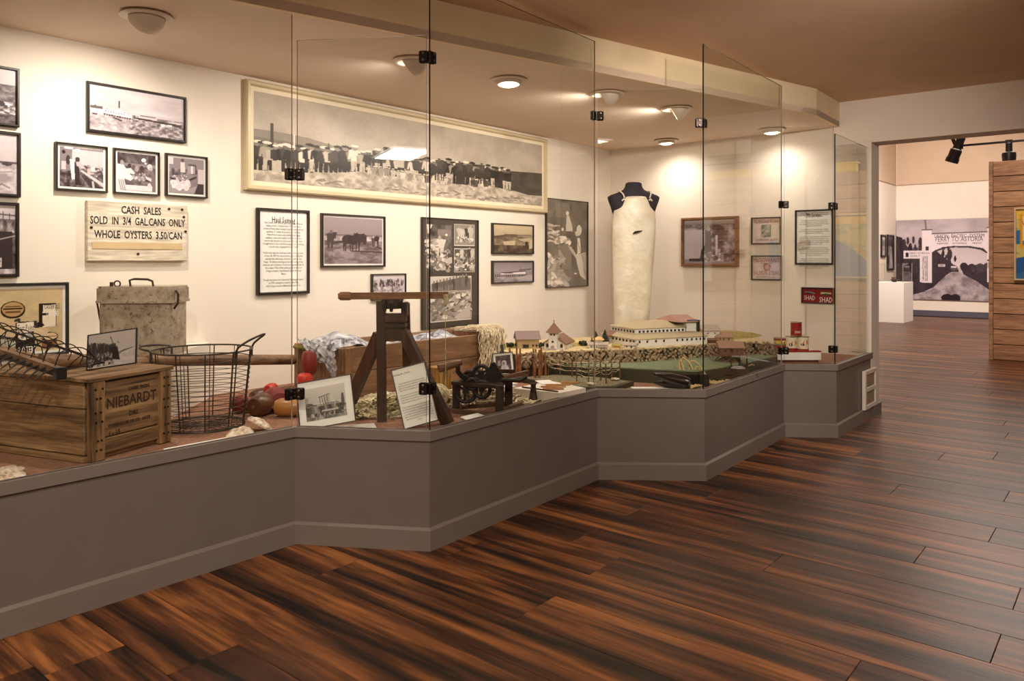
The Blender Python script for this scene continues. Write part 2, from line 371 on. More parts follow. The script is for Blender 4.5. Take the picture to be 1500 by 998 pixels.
def pic_shuck1():
    p = Pic(100, 92, .6); p.vgrad(0, .5, .5, .72); p.rect(.28, .05, 1, .45, .82); p.tex(0, .55, 1, 1, .08, .5, 14, 12); p.rect(0, 0, .28, .6, .48); p.ell(.09, .14, .04, .05, .05); p.rect(.04, .37, .14, .58, .8)
    p.poly([(.45, .42), (1, .5), (1, .75), (.5, .55)], .2); p.blobs(.45, .44, 1, .7, 70, .03, .025, .1, .9); p.poly([(.45, .58), (.5, .56), (1, .86), (1, .96)], .85); p.poly([(.48, .66), (1, 1), (.7, 1), (.5, .72)], .15); p.line(.75, .84, .77, 1, 5, .8)
    p.ell(.19, .33, .05, .12, .15); p.poly([(.22, .3), (.34, .32), (.34, .8), (.27, .82), (.24, .5)], .93); p.poly([(.33, .36), (.42, .33), (.47, .95), (.34, .95)], .1); p.ell(.4, .3, .055, .06, .15); p.poly([(.36, .36), (.46, .36), (.6, .53), (.5, .52), (.38, .46)], .75)
    p.rect(.62, .5, .71, .66, .75); p.rect(.71, .45, .8, .58, .9); p.ell(.2, .03, .1, .03, .95); p.ell(.4, .06, .06, .03, .95); return p.done()
def pic_shuck2():
    p = Pic(95, 92, .3); p.tex(0, 0, 1, .35, .08, .4, 6, 4); p.rect(.0, .27, 1, .36, .5); p.tex(.2, .35, .85, .85, .15, .5, 8, 8); p.blobs(.35, .52, .75, .7, 60, .025, .02, .3, .9); p.ell(.68, .16, .06, .05, 1); p.ell(.73, .24, .04, .02, .9)
    p.poly([(0, .32), (.14, .3), (.32, .55), (.42, .66), (.34, .74), (.18, .68), (.25, .98), (.05, 1), (0, 1)], .93); p.ell(.09, .22, .09, .1, .15); p.ell(.12, .27, .05, .06, .6)
    for i in range(5): p.line(.04 + i * .05, .72, .1 + i * .05, .98, 1.5, .3)
    p.poly([(.22, .42), (.34, .4), (.46, .53), (.4, .56), (.24, .52)], .9); p.ell(.31, .34, .05, .06, .15); p.ell(.42, .36, .045, .06, .3); p.ell(.5, .4, .05, .08, .6); p.ell(.63, .38, .05, .07, .15)
    p.poly([(.8, .45), (.92, .42), (1, .6), (1, 1), (.92, 1), (.88, .7), (.72, .64), (.74, .6), (.9, .58)], .42); p.ell(.84, .33, .07, .08, .85); p.ell(.87, .38, .05, .05, .7); p.poly([(.72, .58), (.88, .64), (.88, .72), (.74, .66)], .85); p.rect(.22, .85, .9, .99, .92); p.ell(.83, .83, .05, .07, .85); return p.done()
def pic_shuck3():
    p = Pic(90, 92, .45); p.rect(0, 0, 1, .35, .5); p.rect(.0, .0, .12, .2, .85); p.rect(.82, .28, 1, .7, .78); p.tex(0, .3, .8, .5, .1, .6, 8, 5); p.rect(.52, .18, .78, .42, .6); p.rect(.62, .18, .68, .42, .9); p.ell(.65, .18, .13, .03, .25); p.rect(.75, .2, .78, .42, .2)
    p.poly([(.32, .12), (.44, .12), (.46, .4), (.32, .4)], .85); p.ell(.38, .07, .045, .05, .25); p.poly([(.03, .52), (.5, .44), (.82, .46), (.4, .66)], .5); p.blobs(.08, .5, .5, .58, 40, .02, .02, .3, .95); p.poly([(.03, .55), (.4, .66), (.78, .48), (.78, .54), (.4, .72), (.03, .6)], .12)
    p.poly([(.02, .75), (.4, .9), (.82, .75), (.7, .98), (.02, 1)], .6); p.blobs(.08, .66, .58, .8, 26, .05, .06, .75, 1); p.blobs(.2, .76, .55, .86, 14, .05, .05, .85, 1); p.poly([(.82, .7), (1, .7), (1, 1), (.72, 1)], .15); return p.done()
def pic_panorama():
    p = Pic(520, 190, .7); r = p.r
    p.vgrad(0, .5, .68, .76); p.tex(0, 0, 1, .5, .64, .8, 14, 3, .6)
    hill = [(0, .42), (.06, .42), (.14, .44), (.22, .5), (.3, .56), (.36, .58), (.36, .7), (0, .7)]; p.poly(hill, .52); p.poly([(0, .51), (.1, .52), (.2, .56), (.3, .6), (.3, .7), (0, .7)], .42)
    p.rect(0, .56, 1, .8, .55); p.tex(0, .55, 1, .8, .2, .75, 60, 14, .8)
    base = lambda x: float(np.interp(x, [0, .1, .2, .28, .36, .45, .55, .66, .74, .85, .93, 1], [.88, .87, .82, .77, .76, .80, .79, .79, .76, .80, .86, .84]))
    top = [(x / 60, base(x / 60)) for x in range(61)]; p.poly(top + [(1, 1), (0, 1)], .72); g = p.a.copy(); p.tex(0, .7, 1, 1, .5, .9, 60, 18, .7)
    q = p.a.copy(); p.a = np.where((p.Y > np.interp(p.X, [t[0] for t in top], [t[1] for t in top]))[..., None], q, g)
    p.poly([(.72, .52), (1, .46), (1, .83), (.93, .84), (.84, .78), (.72, .72)], .2); p.tex(.78, .5, 1, .78, .12, .32, 30, 8, .7)
    p.rect(.04, .33, .048, .6, .2); p.rect(.098, .42, .102, .6, .85); p.rect(.19, .47, .194, .58, .25); p.rect(.21, .58, .36, .6, .8)
    x = .01
    while x < .86:
        tall = r.rand(); y = base(x) + .012 * r.rand() - .01; h = .28 + .07 * r.rand()
        if .25 < x < .5: h *= .82 + .2 * r.rand()
        dark = r.rand() < .6
        if r.rand() < .93: p.man(x, y, h, (.04 + .16 * r.rand()) if dark else (.5 + .45 * r.rand()), .3 + .3 * r.rand(), (.1 if r.rand() < .6 else .75), .2, (.95 if r.rand() < .4 else .1))
        x += .0095 + .006 * r.rand()
    for _ in range(40):
        xx = .3 + .45 * r.rand(); p.man(xx, base(xx) + .015 + .01 * r.rand(), .11, .2 + .7 * r.rand(), .4, None, .36, .9)
    for xx, dx in ((.63, 1), (.67, -1), (.72, 1), (.55, 1)):
        y = base(xx) - .02; p.ell(xx, y - .15, .022, .06, .16); p.ell(xx + .022 * dx, y - .22, .008, .05, .16); 
        for k in (-.014, -.006, .008, .015): p.rect(xx + k - .0025, y - .12, xx + k + .0025, y, .16)
        p.man(xx, y - .17, .14, .25, .4, None, .4, .2)
    p.blobs(.1, .9, .95, .98, 50, .012, .008, .4, .6); return p.done((30, 25, 22), (238, 222, 202), .04)
def pic_horses():
    p = Pic(130, 100, .62); p.vgrad(0, .38, .66, .6); p.rect(0, .36, 1, .4, .45); p.tex(0, .4, 1, .5, .6, 1, 10, 8); p.tex(0, .5, 1, 1, .3, .62, 9, 20); p.tex(.15, .68, .6, .85, .45, .9, 8, 14, .5)
    D = .14
    p.ell(.4, .47, .11, .1, D); p.ell(.48, .48, .08, .1, .1); p.ell(.58, .44, .12, .1, D); p.poly([(.58, .36), (.66, .33), (.72, .38), (.71, .55), (.67, .56), (.66, .46), (.6, .48)], D); p.poly([(.5, .4), (.49, .32), (.52, .34), (.56, .31), (.56, .42)], .1)
    for x in (.31, .34, .42, .46, .52, .57): p.poly([(x, .5), (x + .03, .5), (x + .02, .72), (x + .002, .72)], D)
    p.man(.1, .66, .38, .2, .4, .2, .36); p.man(.17, .46, .17, .15); p.man(.84, .62, .24, .25); p.man(.9, .6, .25, .1, .3); p.rect(.86, .5, .9, .62, .6); p.poly([(.9, .6), (1, .66), (1, .69), (.88, .62)], .12); p.line(.45, .72, 1, .74, 2.5, .12); p.rect(.65, .52, .7, .58, .15); p.line(.15, .55, .3, .52, 4, .15); return p.done((40, 30, 32), (226, 208, 212))
def pic_beach():
    p = Pic(70, 56, .8); p.vgrad(0, .25, .9, .8); p.blobs(.02, .22, .98, .5, 80, .02, .07, .1, .5, .3); p.tex(0, .5, 1, 1, .4, .95, 10, 8); p.line(.6, .2, .62, .75, 2, .2); return p.done()
def pic_collage():
    p = Pic(150, 250, .2); r = p.r
    def fish(x0, y0, x1, y1, n, a=.03, b=.012): p.blobs(x0, y0, x1, y1, n, a, b, .25, 1, .8)
    def sub(x0, y0, x1, y1, g): p.rect(x0 - .012, y0 - .006, x1 + .012, y1 + .006, .92); p.rect(x0, y0, x1, y1, g)
    p.rect(.07, .06, .52, .48, .25); p.tex(.07, .06, .52, .3, .15, .45, 10, 14); p.rect(.27, .1, .5, .16, .5); p.ell(.42, .15, .02, .012, 1); p.poly([(.08, .06), (.18, .06), (.1, .15)], .9); p.man(.3, .34, .18, .9, .7, .85, .5); fish(.07, .3, .5, .46, 70); p.blobs(.07, .2, .26, .3, 20, .04, .01, .6, 1); fish(.28, .38, .5, .47, 20, .05, .02)
    p.rect(.52, .04, .56, .5, .2); sub(.57, .05, .93, .24, .55); p.vgrad(2, 3, 0, 0); p.man(.66, .19, .13, .8, .6); p.man(.71, .19, .12, .85, .6); p.man(.8, .18, .12, .2, .5); p.man(.87, .18, .13, .8); fish(.6, .17, .9, .22, 40, .025, .01)
    sub(.57, .28, .93, .49, .3); fish(.58, .32, .92, .48, 90); p.man(.7, .37, .1, .85); p.man(.84, .36, .1, .2); p.man(.9, .37, .1, .8)
    sub(.15, .54, .87, .94, .6)
    p.rect(.15, .54, .87, .6, .85); p.poly([(.6, .58), (.87, .55), (.87, .68), (.5, .66)], .4)
    for i in range(11): p.man(.2 + i * .058, .70 - .006 * i, .13, .1 + .35 * r.rand(), .5, None, .22)
    fish(.16, .69, .86, .92, 190, .045, .012); p.rect(.15, .67, .87, .675, .7); p.poly([(.6, .9), (.86, .8), (.86, .93), (.6, .94)], .75); return p.done((34, 28, 24), (236, 224, 212), .04)
def pic_cannery_old():
    p = Pic(86, 64, .6); p.vgrad(0, .35, .85, .75); p.poly([(0, .2), (.3, .22), (.6, .3), (0, .4)], .75); p.tex(0, .4, 1, .75, .25, .6, 8, 8); p.rect(.28, .33, .6, .42, .3); p.line(0, .45, .3, .38, 3, .2); p.poly([(.25, .6), (.55, .55), (.55, .75), (.28, .75)], .8); p.tex(0, .72, 1, 1, .05, .4, 12, 8); p.poly([(.6, .5), (1, .42), (1, .55), (.8, .6)], .75); p.rect(.8, .58, .88, .8, .1); p.line(.6, .36, .95, .34, 2, .3); p.poly([(.92, .55), (1, .5), (1, .8), (.9, .85)], .85); return p.done((44, 32, 24), (236, 214, 178))
def pic_wharf():
    p = Pic(86, 50, .55); p.vgrad(0, .5, .5, .62); p.poly([(.18, .62), (.22, .54), (.4, .5), (.8, .5), (.82, .62)], .95); p.poly([(.22, .55), (.4, .5), (.46, .5), (.5, .58), (.3, .58)], .3); p.line(.22, .54, .8, .48, 2, .15); p.rect(.69, .25, .7, .5, .2); p.line(.66, .42, .95, .38, 3, .3)
    for i in range(18): p.rect(.06 + i * .045, .63, .08 + i * .045, .75, .12)
    p.tex(0, .75, 1, 1, .4, .7, 8, 10); p.poly([(.6, .8), (.9, .66), (1, .7), (1, .95), (.6, .9)], .7); return p.done()
def pic_fishman():
    p = Pic(110, 190, .3); p.tex(0, 0, 1, 1, .2, .38, 4, 6); p.rect(.22, .03, .55, .2, .38); p.rect(.25, .2, .5, .35, .28)
    p.poly([(.48, .18), (.54, .18), (.62, .3), (.63, .36), (.46, .36)], .8); p.ell(.5, .15, .035, .025, .9); p.rect(.47, .36, .58, .45, .2); p.ell(.38, .34, .03, .02, .9)
    p.blobs(.03, .28, .32, .52, 26, .07, .01, .5, 1, .3); p.blobs(.25, .44, .6, .5, 20, .05, .02, .4, 1); p.poly([(.25, .53), (.5, .5), (.62, .56), (.66, .62), (.6, .62), (.6, .8), (.4, .8), (.42, .62)], .42); p.poly([(.5, .52), (.6, .54), (.74, .64), (.7, .67)], .7)
    p.ell(.79, .34, .065, .06, .85); p.ell(.74, .38, .06, .03, .8); p.poly([(.75, .43), (.81, .43), (.84, .6), (.74, .63)], .88); p.poly([(.7, .63), (.95, .6), (.97, .8), (.96, .93), (.82, .88), (.74, .74)], .82); p.poly([(.86, .62), (.96, .6), (.96, .9), (.9, .86)], .62)
    p.blobs(.05, .65, .4, .95, 40, .11, .02, .3, 1, 1.2); p.blobs(.03, .86, .45, .97, 30, .1, .02, .5, 1, .8); p.ell(.7, .85, .04, .008, .9); p.line(.62, .28, .9, .7, 1.2, .35); return p.done((60, 50, 40), (240, 228, 212))
def pic_netmender():
    p = Pic(110, 96, .5); p.tex(0, 0, 1, .35, .15, .8, 12, 12); p.vgrad(0, .1, .85, .6)
    ck = (np.sin(p.X * 150) * np.sin(p.Y * 130) > -.1); m = (p.X < .42) & (p.Y > .22) & (p.Y < .9); p.a = np.where(m[..., None], np.where(ck, .85, .2)[..., None], p.a)
    p.poly([(.42, .25), (.52, .2), (.56, .5), (.6, .72), (.5, .95), (.3, .95), (.34, .7), (.42, .55)], .1); p.ell(.48, .2, .04, .06, .6); p.rect(.1, .88, .4, .95, .12); p.tex(.55, .1, 1, .95, .15, .7, 10, 10); p.blobs(.4, .7, .7, .95, 50, .03, .03, .1, .9); p.rect(.62, .35, .66, .8, .8); return p.done()
def pic_label(n):
    p = Pic(90, 74, (.83, .76, .76)); f = p.fbm(4, 4); p.a *= (.9 + .2 * f)[..., None]
    if n == 0:
        p.rect(.32, .26, .68, .76, (.38, .42, .36)); p.ell(.52, .5, .12, .2, (.62, .6, .5)); p.blobs(.36, .3, .64, .72, 18, .04, .05, .3, .7); p.rect(.7, .28, .88, .7, (.86, .82, .7), .5)
    else:
        p.poly([(.4, .34), (.5, .3), (.66, .38), (.62, .6), (.48, .66), (.4, .55)], (.62, .36, .36)); p.ell(.53, .48, .1, .12, (.75, .6, .58)); p.line(.3, .3, .7, .3, 1.5, (.3, .25, .28))
    return p.colour()
def pic_shad():
    p = Pic(80, 40, (.52, .07, .1)); p.rect(0, 0, 1, .1, (.3, .05, .06)); p.ell(.25, .33, .17, .07, (.6, .6, .6), .15); p.ell(.25, .37, .14, .05, (.2, .2, .22), .15); p.ell(.76, .35, .17, .11, (.82, .8, .62)); p.ell(.76, .42, .15, .06, (.25, .3, .2)); p.line(.62, .25, .9, .28, 2, (.4, .5, .3)); return p.colour()
def pic_sturgeon():      # group on the dock round a wheeled rig, photograph leaning on the deck
    p = Pic(110, 90, .88); p.vgrad(0, .5, .9, .8); p.blobs(.02, .52, .3, .66, 20, .05, .05, .2, .6); p.poly([(.45, .36), (.62, .22), (.66, .36), (.8, .5), (.8, .72), (.48, .7)], .72); p.poly([(.6, .3), (.66, .25), (.76, .5), (.62, .5)], .85)
    for x in (.36, .42, .48, .54): p.line(x, .3, x + .02, .62, 1.5, .25)
    p.line(.34, .32, .58, .26, 2, .3); p.tex(0, .62, 1, .95, .08, .75, 16, 12, con=3)
    for i in range(14): p.man(.08 + i * .062, .78 + .03 * p.r.rand(), .26, .12 + .6 * p.r.rand(), .6, None, .4, .2)
    p.rect(.4, .72, .8, .77, .8); p.ell(.45, .85, .04, .09, .15); p.ell(.75, .85, .04, .09, .15); p.ell(.45, .85, .02, .05, .6); p.tex(0, .9, 1, 1, .3, .7, 10, 4); p.poly([(.88, .5), (.9, .3), (.95, .3), (.97, .6), (.9, .6)], .3); return p.done((30, 26, 25), (232, 224, 214))
def pic_stakes():
    p = Pic(110, 80, .84); p.vgrad(0, .55, .86, .8)
    for _ in range(230):
        x = p.r.rand() * .62; yb = .5 + .32 * p.r.rand() * (1 - x * .3); p.line(x, yb - .22 * (1 - x) - .06, x + .02 * p.r.rand(), yb, 2, .05 + .25 * p.r.rand())
    p.poly([(0, .6), (.5, .66), (.75, .56), (.95, .52), (1, .52), (.75, .6), (.55, .78), (0, .96)], .2); p.blobs(0, .6, .55, .95, 120, .012, .03, .02, .7); p.tex(.55, .6, 1, 1, .7, .85, 8, 10, .6)
    p.line(.47, .14, .54, .42, 1.5, .2); p.ell(.47, .15, .015, .02, .1); p.poly([(.5, .42), (.62, .48), (.68, .85), (.52, .8)], .1); p.poly([(.6, .3), (.66, .32), (.63, .35)], .3); return p.done((22, 18, 18), (222, 210, 206))
def pic_portrait():
    p = Pic(50, 50, .3); p.tex(0, 0, 1, 1, .1, .4, 5, 5); p.ell(.55, .5, .16, .2, .8); p.ell(.52, .48, .08, .1, .45); p.poly([(.25, 1), (.35, .62), (.75, .6), (.9, 1)], .75); p.rect(.15, .3, .3, .6, .6); p.ell(.7, .8, .1, .1, .9); return p.done()
def pic_mural():
    p = Pic(190, 160, .75); p.vgrad(0, .6, .66, .86); p.tex(0, 0, 1, .35, .6, .85, 4, 5, .5)
    p.poly([(0, .2), (.06, .22), (.12, .34), (.22, .4), (.3, .42), (.42, .4), (.52, .5), (.62, .6), (.66, .72), (.5, .78), (.2, .95), (.15, 1), (0, 1)], .14); p.tex(0, .35, .3, .9, .08, .22, 10, 10, .6); p.blobs(.02, .24, .6, .62, 60, .015, .05, .1, .2, .1)
    p.poly([(.66, .62), (.75, .58), (1, .62), (1, .92), (.8, .8), (.68, .7)], .16); p.blobs(.68, .58, .95, .64, 20, .03, .04, .1, .25)
    p.poly([(.5, .7), (.56, .65), (.63, .65), (.8, .76), (1, .93), (1, 1), (.14, 1), (.12, .96), (.35, .88)], .6); q = p.a.copy(); p.tex(.1, .66, 1, 1, .42, .75, 18, 18, .8); m = (p.Y > .66) & (q[..., 0] > .58) & (q[..., 0] < .62); p.a = np.where(m[..., None], p.a, q)
    W = .93
    p.rect(.27, .13, .37, .79, W); p.rect(.9, .12, 1, .77, W); p.poly([(.37, .18), (.9, .17), (.9, .4), (.86, .36), (.75, .335), (.6, .33), (.48, .345), (.4, .38), (.37, .41)], W)
    p.poly([(.37, .41), (.4, .385), (.48, .35), (.6, .335), (.75, .34), (.86, .365), (.9, .41), (.9, .43), (.84, .385), (.74, .36), (.6, .352), (.49, .365), (.4, .41), (.385, .72), (.37, .79)], .16); p.line(.27, .13, .37, .13, 2, .2); p.line(.37, .18, .9, .17, 2, .25); p.line(.9, .12, 1, .11, 2, .2); p.line(.3, .0, .31, .13, 3, .4); p.rect(.305, .34, .335, .4, .15); p.rect(.93, .33, .965, .5, .15); p.rect(.9, .5, 1, .52, .2); p.rect(.92, .6, .97, .67, .12); p.rect(.9, .53, .99, .6, .7)
    p.rect(.08, .385, .36, .49, W); p.rect(.25, .48, .35, .78, W)
    p.rect(.1, .41, .13, .47, .1); p.rect(.43, .555, .5, .59, .85); p.ell(.585, .6, .035, .035, .3); p.rect(.56, .58, .61, .6, .9); p.ell(.52, .97, .06, .05, .08); p.ell(.6, .97, .05, .05, .08); return p.done((26, 16, 24), (246, 232, 236))
def pic_map():
    p = Pic(120, 100, (.78, .72, .42)); f = p.fbm(5, 5); g = p.fbm(3, 4); p.put(f > .52, (.55, .62, .36)); p.put(f > .62, (.82, .76, .5)); p.rect(0, 0, 1, .14, (.9, .74, .3)); p.put((g > .55) & (p.Y > .3), (.2, .42, .62)); p.poly([(.4, 1), (.75, .55), (1, .35), (1, 1)], (.2, .4, .62)); p.poly([(0, .7), (.3, .62), (.36, .8), (0, .92)], (.15, .35, .6)); p.line(.35, 1, .72, .5, 4, (.85, .6, .35)); p.rect(.06, .1, .4, .45, (.93, .88, .78)); p.line(.05, .08, .05, .55, 3, (.85, .6, .15)); p.rect(.12, .14, .3, .18, (.6, .15, .1)); return p.colour(.02)
def pic_bluesheet():
    p = Pic(60, 90, (.62, .52, .45)); p.tex(0, 0, 1, .9, .3, .7, 6, 6, .4); p.ell(.6, .3, .18, .14, (.3, .42, .6)); p.ell(.6, .6, .15, .1, (.35, .42, .55)); return p.colour(.02)
# ------------------------------------------------------------------ shared materials
M = {}
M['wall'] = plain('wall_paint', rgb(239, 228, 214), .85, noise=.02, nscale=3, bump=.03)
M['soffit'] = plain('soffit_paint', rgb(232, 212, 192), .9, noise=.02, nscale=3)
M['fascia'] = plain('fascia_paint', rgb(238, 218, 178), .9, noise=.04, nscale=5)
M['ceiling'] = plain('room_ceiling_paint', rgb(222, 188, 158), .95, noise=.05, nscale=4, bump=.1)
M['trimwhite'] = plain('white_trim', rgb(232, 222, 206), .5)
M['grey'] = plain('grey_cabinet_paint', rgb(112, 101, 95), .42, noise=.05, nscale=6, bump=.03)
M['ledge'] = plain('grey_trim_paint', rgb(120, 109, 102), .4, noise=.03, nscale=9)
M['black'] = plain('black_frame', rgb(30, 22, 22), .4)
M['blackmetal'] = plain('black_iron', rgb(26, 23, 22), .5, .3, noise=.3, nscale=30, bump=.2)
M['steel'] = plain('brushed_steel', rgb(120, 110, 100), .3, 1.0)
M['darksteel'] = plain('dark_steel', rgb(52, 46, 42), .35, .9)
M['white'] = plain('white_card', rgb(240, 236, 230), .6)
M['cream'] = plain('cream_frame_wood', rgb(212, 194, 158), .35, noise=.06, nscale=5)
M['ink'] = plain('black_ink', rgb(28, 24, 24), .8)
M['greyink'] = plain('grey_ink', rgb(84, 78, 80), .8)
M['red'] = plain('red_ink', rgb(150, 50, 46), .7)
M['whiteink'] = plain('white_ink', rgb(240, 236, 230), .7)
M['print'] = printmat('photo_print')
M['glass'] = glassmat('clear_glass', (.955, .965, .945, 1), 1.5, 1.5)
M['glassedge'] = plain('green_glass_edge', rgb(36, 44, 36), .15, noise=.2, nscale=2)
M['glassedge2'] = plain('pale_glass_edge', rgb(150, 138, 118), .15)
M['carpet'] = plain('tan_carpet', rgb(150, 108, 84), .95, noise=.3, nscale=60, bump=.5)
M['vitrine'] = glassmat('vitrine_glass', (.96, .97, .97, 1), 1.5)
M['pine'] = wood('pine_boards', rgb(132, 96, 70), rgb(186, 142, 108), rgb(206, 168, 132), (9, .9, 9), .55, .1, spread=(.25, .5, .8))
M['floorwood'] = wood('smoked_floor_planks', rgb(18, 10, 6), rgb(86, 49, 25), rgb(168, 106, 56), (9, .55, 9), .36, .25, spread=(.38, .5, .66))
M['crate'] = wood('weathered_crate_wood', rgb(58, 40, 26), rgb(144, 110, 74), rgb(190, 154, 110), (1.5, 22, 22), .75, .5)
M['crate_v'] = wood('weathered_batten_wood', rgb(58, 40, 26), rgb(146, 110, 72), rgb(188, 152, 106), (22, 22, 1.5), .75, .5)
M['bronze'] = plain('dark_bronze', rgb(58, 44, 34), .5, .4, noise=.3, nscale=20)
M['floorwood'].node_tree.nodes['Principled BSDF'].inputs['Specular IOR Level'].default_value = .36
# ------------------------------------------------------------------ case outline in plan (base trim line, left to right)
P = [(-1.6, 3.31)] + [tuple(PZ(u, v, 0)[:2]) for u, v in ((432.2, 797.7), (630.6, 808.6), (877, 703), (1034.7, 705), (1150.5, 640.5), (1227.8, 642))] + [(EX + .02, 1.852)]
def inset(poly, d):
    out = []; n = len(poly)
    nr = []
    for i in range(n - 1):
        a, b = Vector(poly[i]), Vector(poly[i + 1]); t = (b - a).normalized(); nr.append(Vector((-t.y, t.x)))
    for i in range(n):
        if i == 0: q = Vector(poly[0]) + nr[0] * d
        elif i == n - 1: q = Vector(poly[-1]) + nr[-1] * d
        else:
            m = (nr[i - 1] + nr[i]); m = m / (1 + nr[i - 1].dot(nr[i])); q = Vector(poly[i]) + m * d
        out.append((q.x, q.y))
    return out
def segs(name, d0, d1, z0, z1, mat, parent, chamfer=0):
    A, B = inset(P, d0), inset(P, d1)
    for i in range(len(P) - 1):
        m = MB(); m.prism([A[i], A[i + 1], B[i + 1], B[i]], z0, z1)
        if chamfer:      # sloped cap on top of the base trim
            C = inset(P, d0 + chamfer)
            vs = [(*A[i], z1), (*A[i + 1], z1), (*B[i + 1], z1 + chamfer), (*B[i], z1 + chamfer), (*C[i], z1 + chamfer), (*C[i + 1], z1 + chamfer), (*B[i], z1), (*B[i + 1], z1)]
            m.add(vs, [(0, 1, 5, 4), (4, 5, 2, 3)])
        m.build(name, mat, parent)
case = thing('display_case', 'long grey zigzag display case base with stepped panels along the left wall', 'display case', (0, 0, 0))
segs('case_panel', .016, .04, .10, .53, M['grey'], case)
segs('base_trim', 0, .03, 0, .098, M['ledge'], case, .012)
segs('top_rail', .003, .05, .528, ZL, M['ledge'], case)
Di = inset(P, .035)
MB().prism(Di + [(EX - .002, WY - .002), (-1.6, WY - .002)], ZD - .02, ZD).build('case_deck', M['carpet'], case)
# pieces of trim at the far end, by the doorway
# ------------------------------------------------------------------ shell
def struct(name, m, mat, parent=None): return m.build(name, mat, parent, kind='structure')
JY = 1.865       # jamb line of the wide opening
HZ = float(PX(1287, 207.5, EX)[2]); HT = .26
struct('wall_back', MB().box((2.85, WY + .06, 1.45), (8.9, .12, 2.9)), M['wall'])
struct('wall_end', MB().prism([(EX, JY), (EX + HT, JY), (EX + HT, WY + .1), (EX, WY + .1)], 0, 2.9), M['wall'])
struct('wall_header', MB().prism([(EX, -2.1), (EX + HT, -2.1), (EX + HT, JY), (EX, JY)], HZ, 2.9), M['wall'])
M['tanwall'] = plain('tan_wall_paint', rgb(150, 130, 112), .9)
struct('wall_opposite', MB().box((.6, -2.06, 1.45), (14.2, .12, 2.9)), M['tanwall'])
struct('wall_rear', MB().box((-5.6, 1.3, 1.45), (.12, 6.6, 2.9)), M['tanwall'])
struct('wall_left', MB().box((-1.66, 3.94, 1.45), (.12, 1.3, 2.9)), M['wall'])
struct('wall_side', MB().box((-3.6, 3.37, 1.45), (4.0, .12, 2.9)), M['wall'])
FA = [(-1.6, 4.12), (6.50, 2.118)]
_b = PZ(1196, 169, ZC); FA = [(-1.6, _b[1] + .252 * (_b[0] + 1.6)), (float(_b[0]), float(_b[1])), (EX, 2.135)]
room_poly = [(-5.6, -2.06), (EX + .01, -2.06), (EX + .01, FA[2][1]), FA[1], FA[0], (-1.6, 3.4), (-5.6, 3.4)]
struct('ceiling', MB().prism([(-5.6, -2.1), (EX + .05, -2.1), (EX + .05, WY + .1), (-5.6, WY + .1)], ZR, ZR + .1), M['ceiling'])
fo = inset(FA, .03)
for i in range(2): struct('trim_%d' % (1 + 6 * i), MB().prism([FA[i], FA[i + 1], fo[i + 1], fo[i]], ZC, ZR + .01), M['fascia'])
struct('trim_2', MB().prism([FA[0], FA[1], FA[2], (EX, WY), (-1.6, WY)], ZC + .001, ZC + .05), M['soffit'])
# end jamb base piece and white jamb
struct('trim_3', MB().prism([(EX - .0, JY - .02), (EX + HT + .012, JY - .02), (EX + HT + .012, JY + .3), (EX + HT, JY + .3), (EX + HT, JY), (EX, JY)], 0, .1), M['ledge'])
struct('trim_4', MB().prism([(EX - .012, JY - .006), (EX, JY - .006), (EX, JY + .10), (EX - .012, JY + .10)], ZL, HZ + .02).prism([(EX - .02, JY + .1), (EX, JY + .1), (EX, JY + .16), (EX - .02, JY + .16)], ZL, HZ - .02), M['trimwhite'])
# ------------------------------------------------------------------ floor
fl = struct('floor', MB().box((8.2, 0.4, -.03), (28, 15.2, .04)), M['floorwood'])
PW, PL = .265, 1.78
rnd = random.Random(3)
pm = None
g = .0007
def plank_mesh(w, l):
    m = MB(); x, y, b = w / 2 - g, l / 2 - g, .0018
    vs = [(-x, -y, -.012), (x, -y, -.012), (x, y, -.012), (-x, y, -.012), (-x, -y, -b), (x, -y, -b), (x, y, -b), (-x, y, -b), (-x + b, -y + b, 0), (x - b, -y + b, 0), (x - b, y - b, 0), (-x + b, y - b, 0)]
    fs = [(4, 0, 1, 5), (5, 1, 2, 6), (6, 2, 3, 7), (7, 3, 0, 4), (4, 5, 9, 8), (5, 6, 10, 9), (6, 7, 11, 10), (7, 4, 8, 11), (8, 9, 10, 11)]
    return m.add(vs, fs)
pmesh = plank_mesh(PW, PL).mesh('floor_plank', M['floorwood'])
def Vis(x, y):
    t = x * _F[0] + y * _F[1]
    if t < .4: return False
    u = 750 + FPX * (x * _R[0] + y * _R[1]) / t; v = V0 + FPX * CH / t
    return -260 < u < 1760 and v < 1330
npl = 0
far = MB()
for r in range(-2, 80):
    x = 3.37 - 13 * PW + r * PW + PW / 2; off = rnd.random() * PL
    k = -3
    while True:
        y = -3.4 + off + k * PL; k += 1
        if y > 5.6: break
        if x < 8.4:
            if any(Vis(x + dx, y + dy) for dx in (-.13, .13) for dy in (-.8, -.4, 0, .4, .8)) and y < 3.6 and y > -2.3:
                link('floor_plank', pmesh, fl, (x, y, 0)); npl += 1
            else:
                far.box((x, y, -.0065), (PW - .002, PL - .002, .01))
        else:
            far.box((x, y, -.0065), (PW - .003, PL - .003, .012))
# far boards: split so that the grain varies
bm_far = far.build('floor_boards', M['floorwood'], fl, kind='stuff', fix=False)
print('planks', npl)
